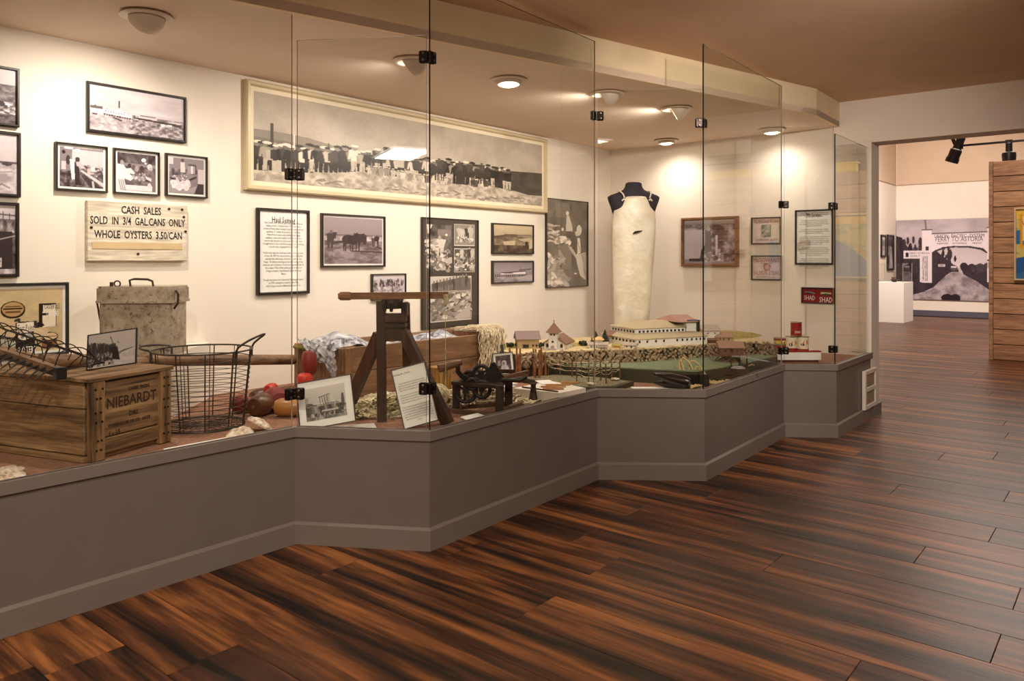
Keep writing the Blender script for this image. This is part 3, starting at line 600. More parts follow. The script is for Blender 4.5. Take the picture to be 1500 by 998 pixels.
# ------------------------------------------------------------------ far room seen through the opening
FX, FY = 21.4, 4.87
struct('wall_far', MB().box((FX + .06, -1.0, 2.6), (.12, 12, 5.2)), M['wall'])
struct('wall_far_left', MB().box(((EX + HT + FX) / 2, FY + .06, 2.6), (FX - EX - HT, .12, 5.2)), M['wall'])
struct('wall_far_right', MB().box(((EX + HT + FX) / 2, -7.06, 2.6), (FX - EX - HT, .12, 5.2)), M['wall'])
struct('wall_near_right', MB().box((EX + HT + .06, -4.6, 2.6), (.12, 5.0, 5.2)), M['wall'])
struct('wall_above', MB().box((EX + HT - .05, -1.0, 4.05), (.1, 12, 2.4)), M['wall'])
struct('ceiling_far', MB().box(((EX + FX) / 2 + .1, -1.0, 5.25), (FX - EX + .2, 12.2, .1)), M['ceiling'])
M['seam'] = plain('seam_trim', rgb(170, 140, 112), .8)  # tan strip along the seam of the far walls
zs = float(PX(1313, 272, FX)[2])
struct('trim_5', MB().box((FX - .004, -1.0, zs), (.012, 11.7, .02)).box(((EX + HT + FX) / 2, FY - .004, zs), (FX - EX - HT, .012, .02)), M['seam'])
M['navy'] = plain('dark_base', rgb(84, 82, 96), .5)
struct('baseboard_far', MB().box((FX - .012, -1.0, .07), (.024, 11.8, .14)), M['navy'])
struct('baseboard_far_left', MB().box(((EX + HT + FX) / 2, FY - .012, .07), (FX - EX - HT, .024, .14)), M['navy'])
# ------------------------------------------------------------------ pictures on walls
def wall_rect(pts, plane):
    fn = (lambda u, v: PY(u, v, WY)) if plane == 'back' else (lambda u, v: PX(u, v, plane))
    q = [fn(*p) for p in pts]; ax = 0 if plane == 'back' else 1
    x0 = (q[0][ax] + q[3][ax]) / 2; x1 = (q[1][ax] + q[2][ax]) / 2; z1 = (q[0][2] + q[1][2]) / 2; z0 = (q[2][2] + q[3][2]) / 2
    c = ((x0 + x1) / 2, WY, (z0 + z1) / 2) if plane == 'back' else (plane, (x0 + x1) / 2, (z0 + z1) / 2)
    return c, abs(x1 - x0), z1 - z0
def panel_parts(t, w, h, fw, fd, fmat, mat_w=0, ink=None, paper=None, y0=0.0, yp=None, base=True):
    # frame of four mitred bars standing proud; sheet set back inside; local x right, z up, front is -y
    m = MB(); W, H = w / 2, h / 2
    ring = [(-W, -H), (W, -H), (W, H), (-W, H)]; inn = [(-W + fw, -H + fw), (W - fw, -H + fw), (W - fw, H - fw), (-W + fw, H - fw)]
    for i in range(4):
        a, b = ring[i], ring[(i + 1) % 4]; c, d = inn[(i + 1) % 4], inn[i]
        bo = .25
        def mid(p, q, f): return (p[0] + (q[0] - p[0]) * f, p[1] + (q[1] - p[1]) * f)
        a2, b2 = mid(a, d, bo), mid(b, c, bo); c2, d2 = mid(c, b, bo), mid(d, a, bo)
        vs = [(a[0], y0, a[1]), (b[0], y0, b[1]), (c[0], y0, c[1]), (d[0], y0, d[1]), (a[0], y0 - fd * .8, a[1]), (b[0], y0 - fd * .8, b[1]), (b2[0], y0 - fd, b2[1]), (a2[0], y0 - fd, a2[1]), (c2[0], y0 - fd, c2[1]), (d2[0], y0 - fd, d2[1]), (c[0], y0 - fd * .6, c[1]), (d[0], y0 - fd * .6, d[1])]
        m.add(vs, [(0, 1, 5, 4), (4, 5, 6, 7), (7, 6, 8, 9), (9, 8, 10, 11), (11, 10, 2, 3)])
    if fw > 0: m.build('frame', fmat, t, weld=True)
    yb = y0 - fd * .45 if yp is None else yp
    iw, ih = w - 2 * fw, h - 2 * fw
    if mat_w > 0 or paper is not None:
        MB().box((0, yb + .0015, 0), (iw, .003, ih)).build('mount' if ink is not None else 'sheet', paper or M['white'], t)
    if ink is not None:
        iw -= 2 * mat_w; ih -= 2 * mat_w; hh, ww = ink.shape[:2]
        X, Zz = np.meshgrid(np.linspace(-iw / 2, iw / 2, ww), np.linspace(ih / 2, -ih / 2, hh))
        link('photograph', gridmesh('photograph', np.stack([X, np.full_like(X, yb - .0015), Zz], 2), M['print'], ink, False), t)
    return yb - .002
def hang(name, label, cat, pts, plane, ink=None, fw=.02, fd=.03, fmat=None, mat_w=0, paper=None, group=None):
    c, w, h = wall_rect(pts, plane)
    t = thing(name, label, cat, c, 0 if plane == 'back' else -PI / 2, group)
    y = panel_parts(t, w, h, fw, fd, fmat or M['black'], mat_w, ink, paper)
    return t, w, h, y
G1 = 'framed photographs on the case back wall'
hang('framed_photograph', 'black framed photo of surf over dark rocks, topmost at left edge', 'picture', [(-62, 86), (26, 103), (27, 188), (-62, 177)], 'back', pic_sea(), .015, group=G1)
hang('framed_photograph', 'black framed photo of pale empty mud flats, middle of the left edge', 'picture', [(-60, 184), (28, 197), (29, 289), (-60, 285)], 'back', pic_flats(), .016, group=G1)
hang('framed_photograph', 'black framed photo of a dark dock with railing, left of cash sales board', 'picture', [(-60, 292), (25.5, 299), (27, 405), (-60, 407)], 'back', pic_dock(), .016, group=G1)
hang('framed_photograph', 'wide black framed photo of white factory with tall chimney', 'picture', [(124.5, 119), (270.5, 143.5), (270.5, 210.5), (126, 192.5)], 'back', pic_factory(), .015, group=G1)
hang('framed_photograph', 'black framed photo of workers in aprons at a long bench', 'picture', [(79, 207.5), (155.5, 216), (155.5, 282.5), (80, 278.5)], 'back', pic_shuck1(), .010, mat_w=.012, group=G1)
hang('framed_photograph', 'black framed photo of workers gathered round a sorting table', 'picture', [(164, 216.5), (231.5, 224), (231.5, 287.5), (165, 283.5)], 'back', pic_shuck2(), .010, mat_w=.012, group=G1)
hang('framed_photograph', 'black framed photo of a big steel pot and rows of white cans', 'picture', [(240.5, 224.5), (301.5, 230.5), (301.5, 291), (241, 287.5)], 'back', pic_shuck3(), .010, mat_w=.012, group=G1)
t_oy, w_oy, h_oy, y_oy = hang('framed_photograph', 'large sepia framed photo of oyster cans and jars behind the rakes', 'picture', [(-60, 417), (97.5, 413), (100, 520), (-60, 530)], 'back', pic_oyster(), .016, mat_w=.014, group=G1)
hang('framed_photograph', 'black framed photo of two horses standing in shallow surf', 'picture', [(468.5, 311), (561.5, 318.5), (562, 391), (469, 392)], 'back', pic_horses(), .014, mat_w=.012, group=G1)
hang('framed_photograph', 'small framed beach photo behind the wooden beam of the winch', 'picture', [(542.5, 401), (592, 401), (592, 438), (542.5, 440)], 'back', pic_beach(), .008, mat_w=.008, group=G1)
hang('framed_photograph', 'framed sepia photo of old wharf buildings, upper of two by the panel board', 'picture', [(719, 326.5), (779.5, 330), (779, 372), (719, 373)], 'back', pic_cannery_old(), .012, group=G1)
hang('framed_photograph', 'framed purple toned photo of white sheds on a long wharf', 'picture', [(719, 382), (779.5, 382), (779, 413.5), (719, 416)], 'back', pic_wharf(), .012, group=G1)
hang('photograph_board', 'tall dark photo of man in apron holding large fish', 'picture', [(798.5, 289.5), (859, 296.5), (858.5, 419.5), (797.5, 422)], 'back', pic_fishman(), .006, .03, group=G1)
hang('photograph_board', 'tall black board with four old fishing photos mounted on it', 'picture', [(616, 318), (698, 323), (698, 475), (616, 483)], 'back', pic_collage(), .004, .03, group=G1)
M['matcream'] = plain('cream_mount', rgb(232, 218, 190), .7)
t, w, h, y = hang('panoramic_photograph', 'very wide cream framed panoramic photograph of a crowd on sand', 'picture', [(355.5, 116.5), (797, 205), (797, 312), (356, 279)], 'back', pic_panorama(), .036, .05, M['cream'], mat_w=.03, paper=M['matcream'])
BODY1 = ("Haul Seines were used as gear used by the Chinook\nIndians on the Columbia River. The seine was a\ncurtain of heavy twine netting being knit with cork and\nlead lines. 2\" manila drop and up to a half mile.\n"
         "Fished from beaches and partially submerged\nsandbars, seines were pulled out from shore in a\nsemicircular pattern by a dory boat. The \"tails\" were\nbrought back to shore and the net pulled in by working\non both ends, trapping fish in the \"bunt.\"\n \n"
         "In the early days the work was entirely done by crews\nof men. By 1890 the seines had become so long that\nexperiments with teams of horses to pull the nets\nbegan. The fishery was kept at bay with seining in the\nwarmest part of summer, horses working waist deep in\nriver water. Most of the seining grounds were on\nOregon estuaries; Sand Island in Baker Bay near\nIlwaco.\n \n"
         "Though haul seines were banned in Washington waters\nin 1934, seining had ceased in Baker Bay\nuntil Oregon voters outlawed haul seines soon.")
t, w, h, y = hang('text_panel', 'black framed white text panel titled Haul Seining', 'sign', [(373.5, 303.5), (451, 309.5), (451, 430), (375.5, 433)], 'back', None, .02, .03, paper=M['white'])
lettering('Haul Seining', .058, M['ink'], t, (0, y, h * .37), w * .44)
lettering(BODY1, .0205, M['greyink'], t, (0, y, -h * .03), w * .78, line=1.0)
for s, sz, fx, fy, ww, mt in (('East Point', .05, .585, .605, .15, 'ink'), ('OYSTERS', .05, .59, .90, .17, 'whiteink'), ('CASSEROLE', .04, .835, .33, .15, 'ink'), ('OYSTERS', .04, .84, .43, .12, 'whiteink')): lettering(s, sz, M[mt], t_oy, (w_oy * (fx - .5), y_oy, h_oy * (.5 - fy)), w_oy * ww)
# hand-lettered sales board
M['board'] = wood('painted_board', rgb(212, 198, 176), rgb(226, 214, 194), rgb(234, 224, 208), (1.2, 10, 10), .7, .15)
c, w, h = wall_rect([(123.5, 293), (270, 302), (270, 382), (124.5, 383)], 'back')
t = thing('sales_board', 'cream wooden board lettered CASH SALES above the metal can', 'sign', c)
MB().box((0, -.02, 0), (w, .035, h), bev=.004).build('board', M['board'], t)
M['tape'] = plain('yellowed_strip', rgb(212, 186, 144), .6, noise=.1, nscale=12)
MB().box((-.005, -.039, -h * .24), (w * .9, .005, h * .11)).build('strip', M['tape'], t)
for i, (s, z, ww) in enumerate((('CASH  SALES', .36, .40), ('SOLD  IN  3/4  GAL.CANS  ONLY', .17, .95), ('WHOLE  OYSTERS  3.50/CAN', -.06, .88))):
    lettering(s, .062, M['ink'], t, (.01 * (i == 0), -.0385, h * z), w * ww, res=2, bold=.0012)
for (a, b) in ((-.466, .05), (.478, .03), (.46, .29), (.44, .42), (.3, .42), (-.02, -.38)): MB().lathe([(.008, 0), (.008, .004)], 8, (a * w, -.038, b * h), Rx(PI / 2)).build('nail_hole', M['bronze'], t)
# end wall
EWP = EX
M['brownframe'] = wood('brown_frame_wood', rgb(84, 52, 28), rgb(124, 84, 48), rgb(150, 104, 62), (2, 20, 20), .5, .2)
hang('framed_photograph', 'brown wooden framed photo of a man mending a net, beside the apron', 'picture', [(1000, 319.5), (1083, 317), (1083, 391), (1001, 390)], EWP, pic_netmender(), .03, .06, M['brownframe'], group='pictures on the case end wall')
t, w, h, y = hang('framed_label', 'framed old salmon label with script heading, upper of two', 'picture', [(1101.5, 319), (1145, 317.5), (1145, 357.5), (1101.5, 358.5)], EWP, pic_label(0), .014, .03, M['black'], group='pictures on the case end wall')
lettering('P.J. McGowan & Sons', .05, M['red'], t, (0, y, h * .34), w * .78); lettering('COLUMBIA RIVER  SALMON', .03, M['ink'], t, (0, y, -h * .34), w * .74)
t, w, h, y = hang('framed_label', 'framed pink salmon steak label, lower of two', 'picture', [(1101.5, 374.5), (1146, 374), (1146, 411), (1101.5, 410.5)], EWP, pic_label(1), .014, .03, M['black'], group='pictures on the case end wall')
lettering("McGOWAN'S", .06, M['red'], t, (0, y, h * .30), w * .84, res=2); lettering('SALMON STEAK', .055, M['red'], t, (0, y, -h * .21), w * .86, res=2); lettering('P.J. McGOWAN & SONS, ILWACO', .02, M['ink'], t, (0, y, -h * .37), w * .66)
BODY2 = []
wr = ("Irish born Patrick James McGowan began salting salmon on the lower Columbia River and later built a cannery on the north shore. The town that grew up round the dock took the family name, with a church, a store and houses for the crew. "
      "For many years the sons ran the cannery and its fish traps, seining grounds and boats, packing salmon, shad and sturgeon under labels that were known along the coast and were sent by ship and rail to buyers in the East. ").split()
k = 0
for para in (3, 4, 3, 5, 5, 6):
    for ln in range(para):
        s = '   ' if ln == 0 else ''
        lim = 62 if ln < para - 1 else 34
        while len(s) < lim: s += wr[k % len(wr)] + ' '; k += 1
        BODY2.append(s.rstrip())
    BODY2.append(' ')
t, w, h, y = hang('text_panel', 'black framed white text panel titled McGowan on the end wall', 'sign', [(1165.5, 308), (1221.5, 306.5), (1221.5, 388), (1165.5, 387.5)], EWP, None, .016, .03, paper=M['white'])
lettering('McGowan', .055, M['ink'], t, (0, y, h * .40), w * .36); lettering('\n'.join(BODY2[:-1]), .019, M['greyink'], t, (0, y, -h * .06), w * .80, line=.9)
t, w, h, y = hang('framed_label', 'small red framed label with two fish reading SHAD', 'picture', [(1175, 421.5), (1223, 421), (1223, 444.5), (1175, 444.5)], EWP, pic_shad(), .008, .03, M['black'], group='pictures on the case end wall')
lettering('SHAD', .06, M['whiteink'], t, (-w * .25, y, -h * .18), w * .34); lettering('SHAD', .07, M['whiteink'], t, (w * .25, y, -h * .28), w * .40)
# ------------------------------------------------------------------ glass panes with clips
GI = inset(P, .028)
zt = {0: 2.79, 1: 2.49, 2: 2.80, 3: 2.49, 4: 2.78, 5: 2.46, 6: 2.40}
names = {0: 'long clear glass pane over the near left case panel', 1: 'angled glass pane in front of the wooden winch stand', 2: 'tall glass pane in front of the black net machine', 3: 'lower angled glass pane in front of the dark hull',
         4: 'tall glass pane in front of the model shack', 5: 'narrow glass pane in front of the can pyramid', 6: 'last glass pane running to the doorway jamb'}
def clip_parts(parent, p, t, z):
    # steel clamp: two rounded plates with screws
    nrm = Vector((t.y, -t.x))
    for s in (0,):
        pass
    m = MB(); c = Vector((p[0], p[1], z)); T = Vector((t.x, t.y, 0)); Nn = Vector((nrm.x, nrm.y, 0))
    return c, T, Nn
panes = []
for i in range(7):
    a, b = Vector(GI[i]), Vector(GI[i + 1]); t = (b - a).normalized(); n = Vector((-t.y, t.x)); a2 = a + t * (.012 if i else 0); b2 = b - t * .012; th = .010
    pa = thing('glass_screen', names[i], 'glass pane', (a.x, a.y, ZL), 0, 'glass panes of the display case')
    o = Vector((a.x, a.y)); q = [a2 - o, b2 - o, b2 - o + n * th, a2 - o + n * th]; H = zt[i] - ZL
    g = MB(); vs = [(p.x, p.y, z) for z in (0, H) for p in q]
    go = g.add(vs, [(0, 1, 5, 4), (2, 3, 7, 6), (4, 5, 6, 7), (3, 0, 4, 7), (1, 2, 6, 5), (3, 2, 1, 0)]).build('pane', M['glass'], pa, fix=False)
    go.data.materials.append(M['glassedge'] if i in (2, 4, 6) else M['glassedge2']); go.data.materials.append(M['glassedge2'])
    for k_, f_ in enumerate(go.data.polygons): f_.material_index = (0, 0, 1, 1, 2, 2)[k_]
    panes.append((pa, a, b, t))
def clip(j, z, dark=False):        # joint between pane j-1 and j; a part of pane j
    pa, a, b, t = panes[j]; tp = panes[j - 1][3]; o = Vector((a.x, a.y, ZL))
    c = Vector((a.x, a.y, z)) - o; mt = M['darksteel']
    m = MB(); scr = []
    for d, tt in ((1, t), (-1, tp)):
        T = Vector((tt.x, tt.y, 0)); Nn = Vector((tt.y, -tt.x, 0)); pc = c + T * d * .026
        R = Matrix((T, Nn, Vector((0, 0, 1)))).transposed()
        for side in (-.012, .004):
            m.box(pc + Nn * (side + .0), (.044, .010, .058), R, bev=.006)
        for zz in (-.016, .016):
            s = MB(); scr.append(s); s.lathe([(.007, 0), (.007, .005), (.003, .006)], 10, pc + Nn * .009 + Vector((0, 0, zz)), Matrix((T, Vector((0, 0, 1)), Nn)).transposed())
    for k in range(3): m.lathe([(.008, -.008), (.008, .008)], 10, c + Vector((0, 0, (k - 1) * .019)) + Vector((t.y, -t.x, 0)) * .006)
    cl = m.build('clip', mt, pa)
    for s in scr: s.build('screw', M['steel'], cl)
def zpx(j, v): a = panes[j][1]; tt = a.x * _F[0] + a.y * _F[1]; return CH + (V0 - v) / FPX * tt
for j, vs in ((1, (256, 577)), (2, (83, 570)), (3, (170,)), (4, (180,)), (5, (300, 514)), (6, (302, 512))):
    for v in vs: clip(j, float(zpx(j, v)))
# ------------------------------------------------------------------ eyeball downlights in the case soffit
M['lampwhite'] = plain('lamp_enamel', rgb(214, 198, 180), .45)
M['bulb'] = emis('lamp_glow', (1, .86, .66, 1), 14)
LAMPS = [((215, 22), 'back', 'downlight nearest the camera, dish turned to the back wall'), ((605, 88), 'back', 'downlight half hidden by the first tall pane clip'), ((745, 116), 'front', 'bright open downlight above the panorama end'),
         ((889, 136), 'back', 'downlight with white dish, left of the pair before the end wall'), ((991, 158), 'back', 'downlight with white dish, right of the pair before the end wall'), ((976, 205), 'end', 'bright downlight in front of the apron'), ((1131, 189), 'end', 'bright downlight nearest the can pyramid')]
for k, ((u, v), aim, lab) in enumerate(LAMPS):
    c = PZ(u, v, ZC)
    t = thing('eyeball_downlight', 'white ceiling ' + lab, 'lamp', c, 0, 'eyeball downlights in the case soffit')
    MB().lathe([(.088, -.002), (.122, -.004), (.125, -.012), (.112, -.018), (.088, -.016)], 36, cap=False).build('trim_ring', M['lampwhite'], t, True)
    if aim == 'back': d = Vector((-.35, .80, -.52)).normalized()
    elif aim == 'front': d = Vector((-.03, -.05, -1)).normalized()
    else: d = Vector((.03, -.03, -1)).normalized()
    if k == 0: d = Vector((.02, .85, -.5)).normalized()
    Q = Vector((0, 0, 1)).rotation_difference(d).to_matrix()
    R0 = .086; prof = [(.004, -R0)] + [(R0 * math.cos(a), R0 * math.sin(a)) for a in [(-PI / 2 + i * (PI / 2 + .42) / 12) for i in range(1, 13)]]
    prof += [(prof[-1][0] - .006, prof[-1][1]), (.055, prof[-1][1] - .03), (.004, prof[-1][1] - .032)]
    ctr = Vector((0, 0, -.012 if aim == 'back' else -.004))
    eb = MB().lathe(prof, 32, ctr, Q, cap=False).build('eyeball', M['lampwhite'], t, True)
    zz = prof[-1][1] + (.004 if aim == 'back' else .04)
    MB().lathe([(.050, zz - .03), (.052, zz - .006), (.045, zz), (.001, zz + .004)], 24, ctr, Q, cap=False).build('bulb', M['bulb'], eb)
    src = Vector(c) + ctr + d * (R0 * .62)
    tgt = src + d
    if aim == 'back': tgt = Vector((src.x - .05, WY, 1.15))
    elif aim == 'front': tgt = Vector((src.x + .1, WY - .45, .6))
    else: tgt = Vector((EX - .05, src.y + .0, 1.3))
    e = LV['spot'] * {0: 1.1, 1: 1.0, 2: 1.0, 3: 1.0, 4: 1.0, 5: .55, 6: .42}[k]
    add_light('downlight_beam', 'SPOT', src, e, WARM, tgt, .04, math.radians(150), 1.0)
# ------------------------------------------------------------------ things on the case deck, near end
def noise3(p, f, a, s=0):
    return Vector((math.sin(p[0] * f + s) * math.cos(p[1] * f * 1.3 + s * 2), math.sin(p[1] * f * 1.1 + s * 3) * math.cos(p[2] * f + s), math.sin(p[2] * f * 1.2 + s) * math.cos(p[0] * f * .9 + s))) * a
# white corner plinth under the can
M['plinth'] = plain('plinth_paint', rgb(232, 222, 208), .6)
pl = thing('white_plinth', 'low white corner plinth under the square metal can', 'plinth', (1.95, 4.3, ZD), 0)
MB().prism([(2.02 - 1.95, 4.06 - 4.3), (2.49 - 1.95, 4.50 - 4.3), (2.49 - 1.95, .275), (-.52, .275), (-.5, .23)], 0, .345).build('plinth_body', M['plinth'], pl)
# square metal can
def canmat():
    m, nt, b = newmat('galvanised_can'); b.inputs['Roughness'].default_value = .55; b.inputs['Metallic'].default_value = .35
    tc = N(nt, 'ShaderNodeTexCoord'); a = N(nt, 'ShaderNodeTexNoise'); a.inputs['Scale'].default_value = 14; a.inputs['Detail'].default_value = 9; a.inputs['Roughness'].default_value = .7
    c = N(nt, 'ShaderNodeTexNoise'); c.inputs['Scale'].default_value = 60; c.inputs['Detail'].default_value = 4
    nt.links.new(tc.outputs['Object'], a.inputs['Vector']); nt.links.new(tc.outputs['Object'], c.inputs['Vector'])
    r = ramp(nt, [(.3, rgb(112, 92, 72)), (.43, rgb(168, 152, 132)), (.58, rgb(192, 178, 160)), (.7, rgb(150, 140, 130))]); nt.links.new(a.outputs['Fac'], r.inputs['Fac'])
    r2 = ramp(nt, [(.30, rgb(120, 84, 56)), (.42, (1, 1, 1, 1))]); nt.links.new(c.outputs['Fac'], r2.inputs['Fac'])
    mx = N(nt, 'ShaderNodeMix', data_type='RGBA', blend_type='MULTIPLY'); mx.inputs['Factor'].default_value = .8
    nt.links.new(r.outputs['Color'], mx.inputs['A']); nt.links.new(r2.outputs['Color'], mx.inputs['B']); nt.links.new(mx.outputs['Result'], b.inputs['Base Color']); return m
M['can'] = canmat()
cc = PT(211, 470, 4.24)
can = thing('metal_can', 'square galvanised metal can with lid and strap handle on the white plinth', 'can', (cc[0], cc[1], ZD + .345), VIEW_RZ + .06)
def rrect(w, d, r, n=4):
    out = []
    for cx, cy, a0 in ((w / 2 - r, d / 2 - r, 0), (-w / 2 + r, d / 2 - r, PI / 2), (-w / 2 + r, -d / 2 + r, PI), (w / 2 - r, -d / 2 + r, 1.5 * PI)):
        for k in range(n + 1): a = a0 + k * PI / 2 / n; out.append((cx + r * math.cos(a), cy + r * math.sin(a)))
    return out
ch = float(PT(211, 425, 4.2)[2]) - ZD - .345
MB().prism(rrect(.385, .25, .03), 0, ch).build('can_body', M['can'], can, True)
lid = MB().prism(rrect(.41, .272, .035), ch - .06, ch + .012).prism(rrect(.42, .282, .04), ch - .068, ch - .055).prism(rrect(.40, .262, .035), ch + .012, ch + .022).build('lid', M['can'], can, True)
MB().tube([(-.03, -.1, ch + .02), (-.035, -.1, ch + .055), (-.01, -.1, ch + .062), (.06, -.1, ch + .060), (.085, -.1, ch + .05), (.09, -.1, ch + .02)], .006, 8).build('strap_handle', M['bronze'], lid)
MB().tube([(-.10 + .016 * math.cos(a), -.1, ch + .036 + .016 * math.sin(a)) for a in np.linspace(0, 2 * PI, 14)[:-1]], .004, 6, closed=True).box((-.13, -.1, ch + .03), (.014, .014, .03)).build('lid_ring', M['bronze'], lid)
m = MB(); m.tube([(.208, -.1, ch - .0), (.222, -.1, ch - .02), (.22, -.1, ch - .07), (.2, -.1, ch - .1)], .006, 6); m.build('clasp', M['bronze'], can)
m = MB(); m.tube([(-.212, -.09, ch - .06), (-.204, -.095, ch - .09), (-.195, -.09, ch - .16)], .005, 6); m.build('clasp', M['bronze'], can)
# wooden crate, boards and battens one by one
ca = math.radians(17.5); c0 = PZ(132, 679.5, ZD)
cr = thing('wooden_crate', 'weathered wooden shipping crate with dark stencil lettering under the rakes', 'crate', (c0[0], c0[1], ZD), ca)
CW, CD, CHh = .42, .80, .345       # right face width, depth to the left, height  (local: x along right face, y into the case)
def bd(c, d, name='board', mat='crate', bev=.003, rot=None): return MB().box((0, 0, 0), d, None, bev).build(name, M[mat], cr, loc=c, rot=rot)
for z, hh in ((.125, .195), (.282, .112)): bd((.012, CD / 2 + .03, z), (.018, CD - .02, hh), rot=None).rotation_euler = (0, 0, 0)
M['crate_y'] = wood('weathered_side_boards', rgb(60, 42, 28), rgb(146, 114, 80), rgb(190, 158, 116), (22, 1.5, 22), .75, .5)
for o in [o for o in cr.children if o.name.startswith('board')]:
    o.data.materials.clear(); o.data.materials.append(M['crate_y'])
bd((.0, CD / 2 + .03, .012), (.03, CD, .022)).data.materials[0] = M['crate_y']
for z, hh in ((.058, .066), (.20, .208)): bd((CW / 2, .012, z), (CW - .10, .02, hh))
bd((CW / 2, .014, .316), (CW - .1, .02, .03))
for x in (.032, CW - .028): MB().box((0, 0, 0), (.066, .034, CHh - .004), None, .004).build('batten', M['crate_v'], cr, loc=(x, .004, CHh / 2))
bd((CW - .005, CD / 2, .18), (.02, CD - .06, .33)); bd((CW / 2, CD - .01, .18), (CW - .04, .02, .33))
for k in range(3): o = bd((CW / 2 + .0, .115 + k * .265, CHh + .006), (CW + .03, .262, .018)); 
bd((CW / 2, CD / 2, .012), (CW - .05, CD - .05, .02))
M['stencil'] = plain('worn_stencil', rgb(58, 38, 24), .85, noise=.4, nscale=40)
for s, sz, z, x in (('NIEBARDT', .066, .235, .215), ('DRI', .03, .175, .22), ('WAREHOUSE DE CO  OATS', .018, .140, .20), ('1 - 15', .026, .105, .12), ('CASES FRESH', .02, .285, .25)):
    lettering(s, sz, M['stencil'], cr, (x, .0005, z), .265 if s == 'NIEBARDT' else None, res=2, bold=.0012)
m = MB()
for x in (.02, .045, CW - .04, CW - .018):
    for z in (.05, .09, .17, .21, .27, .31): m.lathe([(.005, 0), (.005, .003)], 7, (x + rnd.uniform(-.006, .006), -.013, z), Rx(PI / 2))
m.build('nail_head', M['blackmetal'], cr, kind='stuff')
CT = ZD + CHh + .015
# oyster tongs: two toothed heads with wire baskets, long poles
M['pole'] = wood('worn_pole_wood', rgb(66, 44, 30), rgb(128, 94, 66), rgb(166, 130, 96), (1.5, 20, 20), .5, .15)
def tongs(lab, p0, p1, pole0, pole1, flip, pr):
    t = thing('oyster_rake', lab, 'rake', p0, 0, 'oyster rakes on the crate'); o = Vector(p0); a = Vector((0, 0, 0)); b = Vector(p1) - o; d = (b - a).normalized(); L = (b - a).length
    side = d.cross(Vector((0, 0, 1))).normalized(); up = side.cross(d)
    MB().bar(a, b, .03, .022).build('head_bar', M['pole'], t); MB().bar(a - up * .02, b - up * .02, .02, .014).box(b - up * .012, (.04, .04, .05)).build('iron_bar', M['blackmetal'], t)
    for k in range(16):
        q = a + d * (L * (k + .4) / 16); m = MB(); r = [.0045, .004, .002]; m.tube([q, q + side * (.05 * flip) - up * .01, q + side * (.105 * flip) - up * .05], r, 6); m.build('tooth', M['blackmetal'], t)
    m = MB()
    for k in range(9):
        q = a + d * (L * (k + .5) / 9); m.tube(smooth([q, q + up * .07 - side * .03 * flip, q + up * .075 - side * .12 * flip, q + up * .02 - side * .18 * flip, q - up * .02 - side * .17 * flip], 5), .0026, 5)
    for f in (.35, 1.0): m.tube([a + d * L * .02 + up * (.074 - .05 * (f == 1)) - side * flip * .18 * f, b + d * .05 + up * (.074 - .05 * (f == 1)) - side * flip * .16 * f, b - side * flip * .02], .0032, 5)
    m.build('wire_cage', M['blackmetal'], t, kind='stuff')
    if pole0 is not None:
        MB().tube([Vector(pole0) - o, Vector(pole0) - o + (Vector(pole1) - Vector(pole0)) * .5, Vector(pole1) - o], pr, 14).build('pole', M['pole'], t, True)
pa_, pb_ = PT(-60, 493, 3.5), PT(88, 552, 3.18)
pb_[2] = CT + .04; 
tongs('oyster rake with black iron teeth lying on the crate, toothed side to front', pa_, pb_, PT(60, 529, 3.4), PT(430, 527, 4.92), 1, .032)
pa2, pb2 = PT(-40, 500, 3.75), PT(70, 528, 3.62)
tongs('second oyster rake behind, wire cage toward the sepia poster', pa2, pb2, PT(40, 545, 3.5), PT(216, 530, 3.86), -1, .030)
# leaning photographs
def leaner(name, lab, cat, quad, tm, ink, fw, mat_w, lean, roll, rz, zbase, wh, texts=None, group=None, paper=None):
    u = sum(q[0] for q in quad) / 4; v = sum(q[1] for q in quad) / 4; c = PT(u, v, tm); w, h = wh
    # roll in its own plane so the drawn edge tilts, lean back, then turn
    Mx = Matrix.Rotation(rz, 4, 'Z') @ Matrix.Rotation(-lean, 4, 'X') @ Matrix.Rotation(roll, 4, 'Y')
    low = min((Mx @ Vector((sx * w / 2, 0, sz * h / 2))).z for sx in (-1, 1) for sz in (-1, 1))
    z = zbase - low if zbase is not None else c[2]
    t = thing(name, lab, cat, (c[0], c[1], z), group=group, rot=Mx.to_euler())
    y = panel_parts(t, w, h, fw, .012, M['black'], mat_w, ink, paper, y0=.006)
    return t, y
def px2(q, t): return np.hypot(q[1][0] - q[0][0], q[1][1] - q[0][1]) / FPX * t, np.hypot(q[3][0] - q[0][0], q[3][1] - q[0][1]) / FPX * t
q = [(120, 503), (194, 495), (208, 542), (134, 553)]
leaner('mounted_photograph', 'black edged photograph of tall stakes leaning on the wooden crate', 'picture', q, 3.47, pic_stakes(), .005, 0, .30, math.radians(-9), VIEW_RZ - .1, CT, (.235, .165))
q = [(430, 562), (509, 552), (525, 602), (444, 628)]
leaner('mounted_photograph', 'white matted photograph of a crowd round a wheeled rig, leaning at front', 'picture', q, 3.88, pic_sturgeon(), .005, .035, .34, math.radians(-10.5), VIEW_RZ - .02, ZD, (.285, .245))
q = [(567, 540), (615, 530), (649, 610), (598, 625)]
t, y = leaner('text_panel', 'white typed text panel leaning against the wooden winch stand', 'sign', q, 3.93, None, .005, 0, .34, math.radians(-15), VIEW_RZ + .02, ZD, (.18, .315), paper=M['white'])
lettering('Hauling the Seine', .014, M['ink'], t, (-.045, y, .125), None)
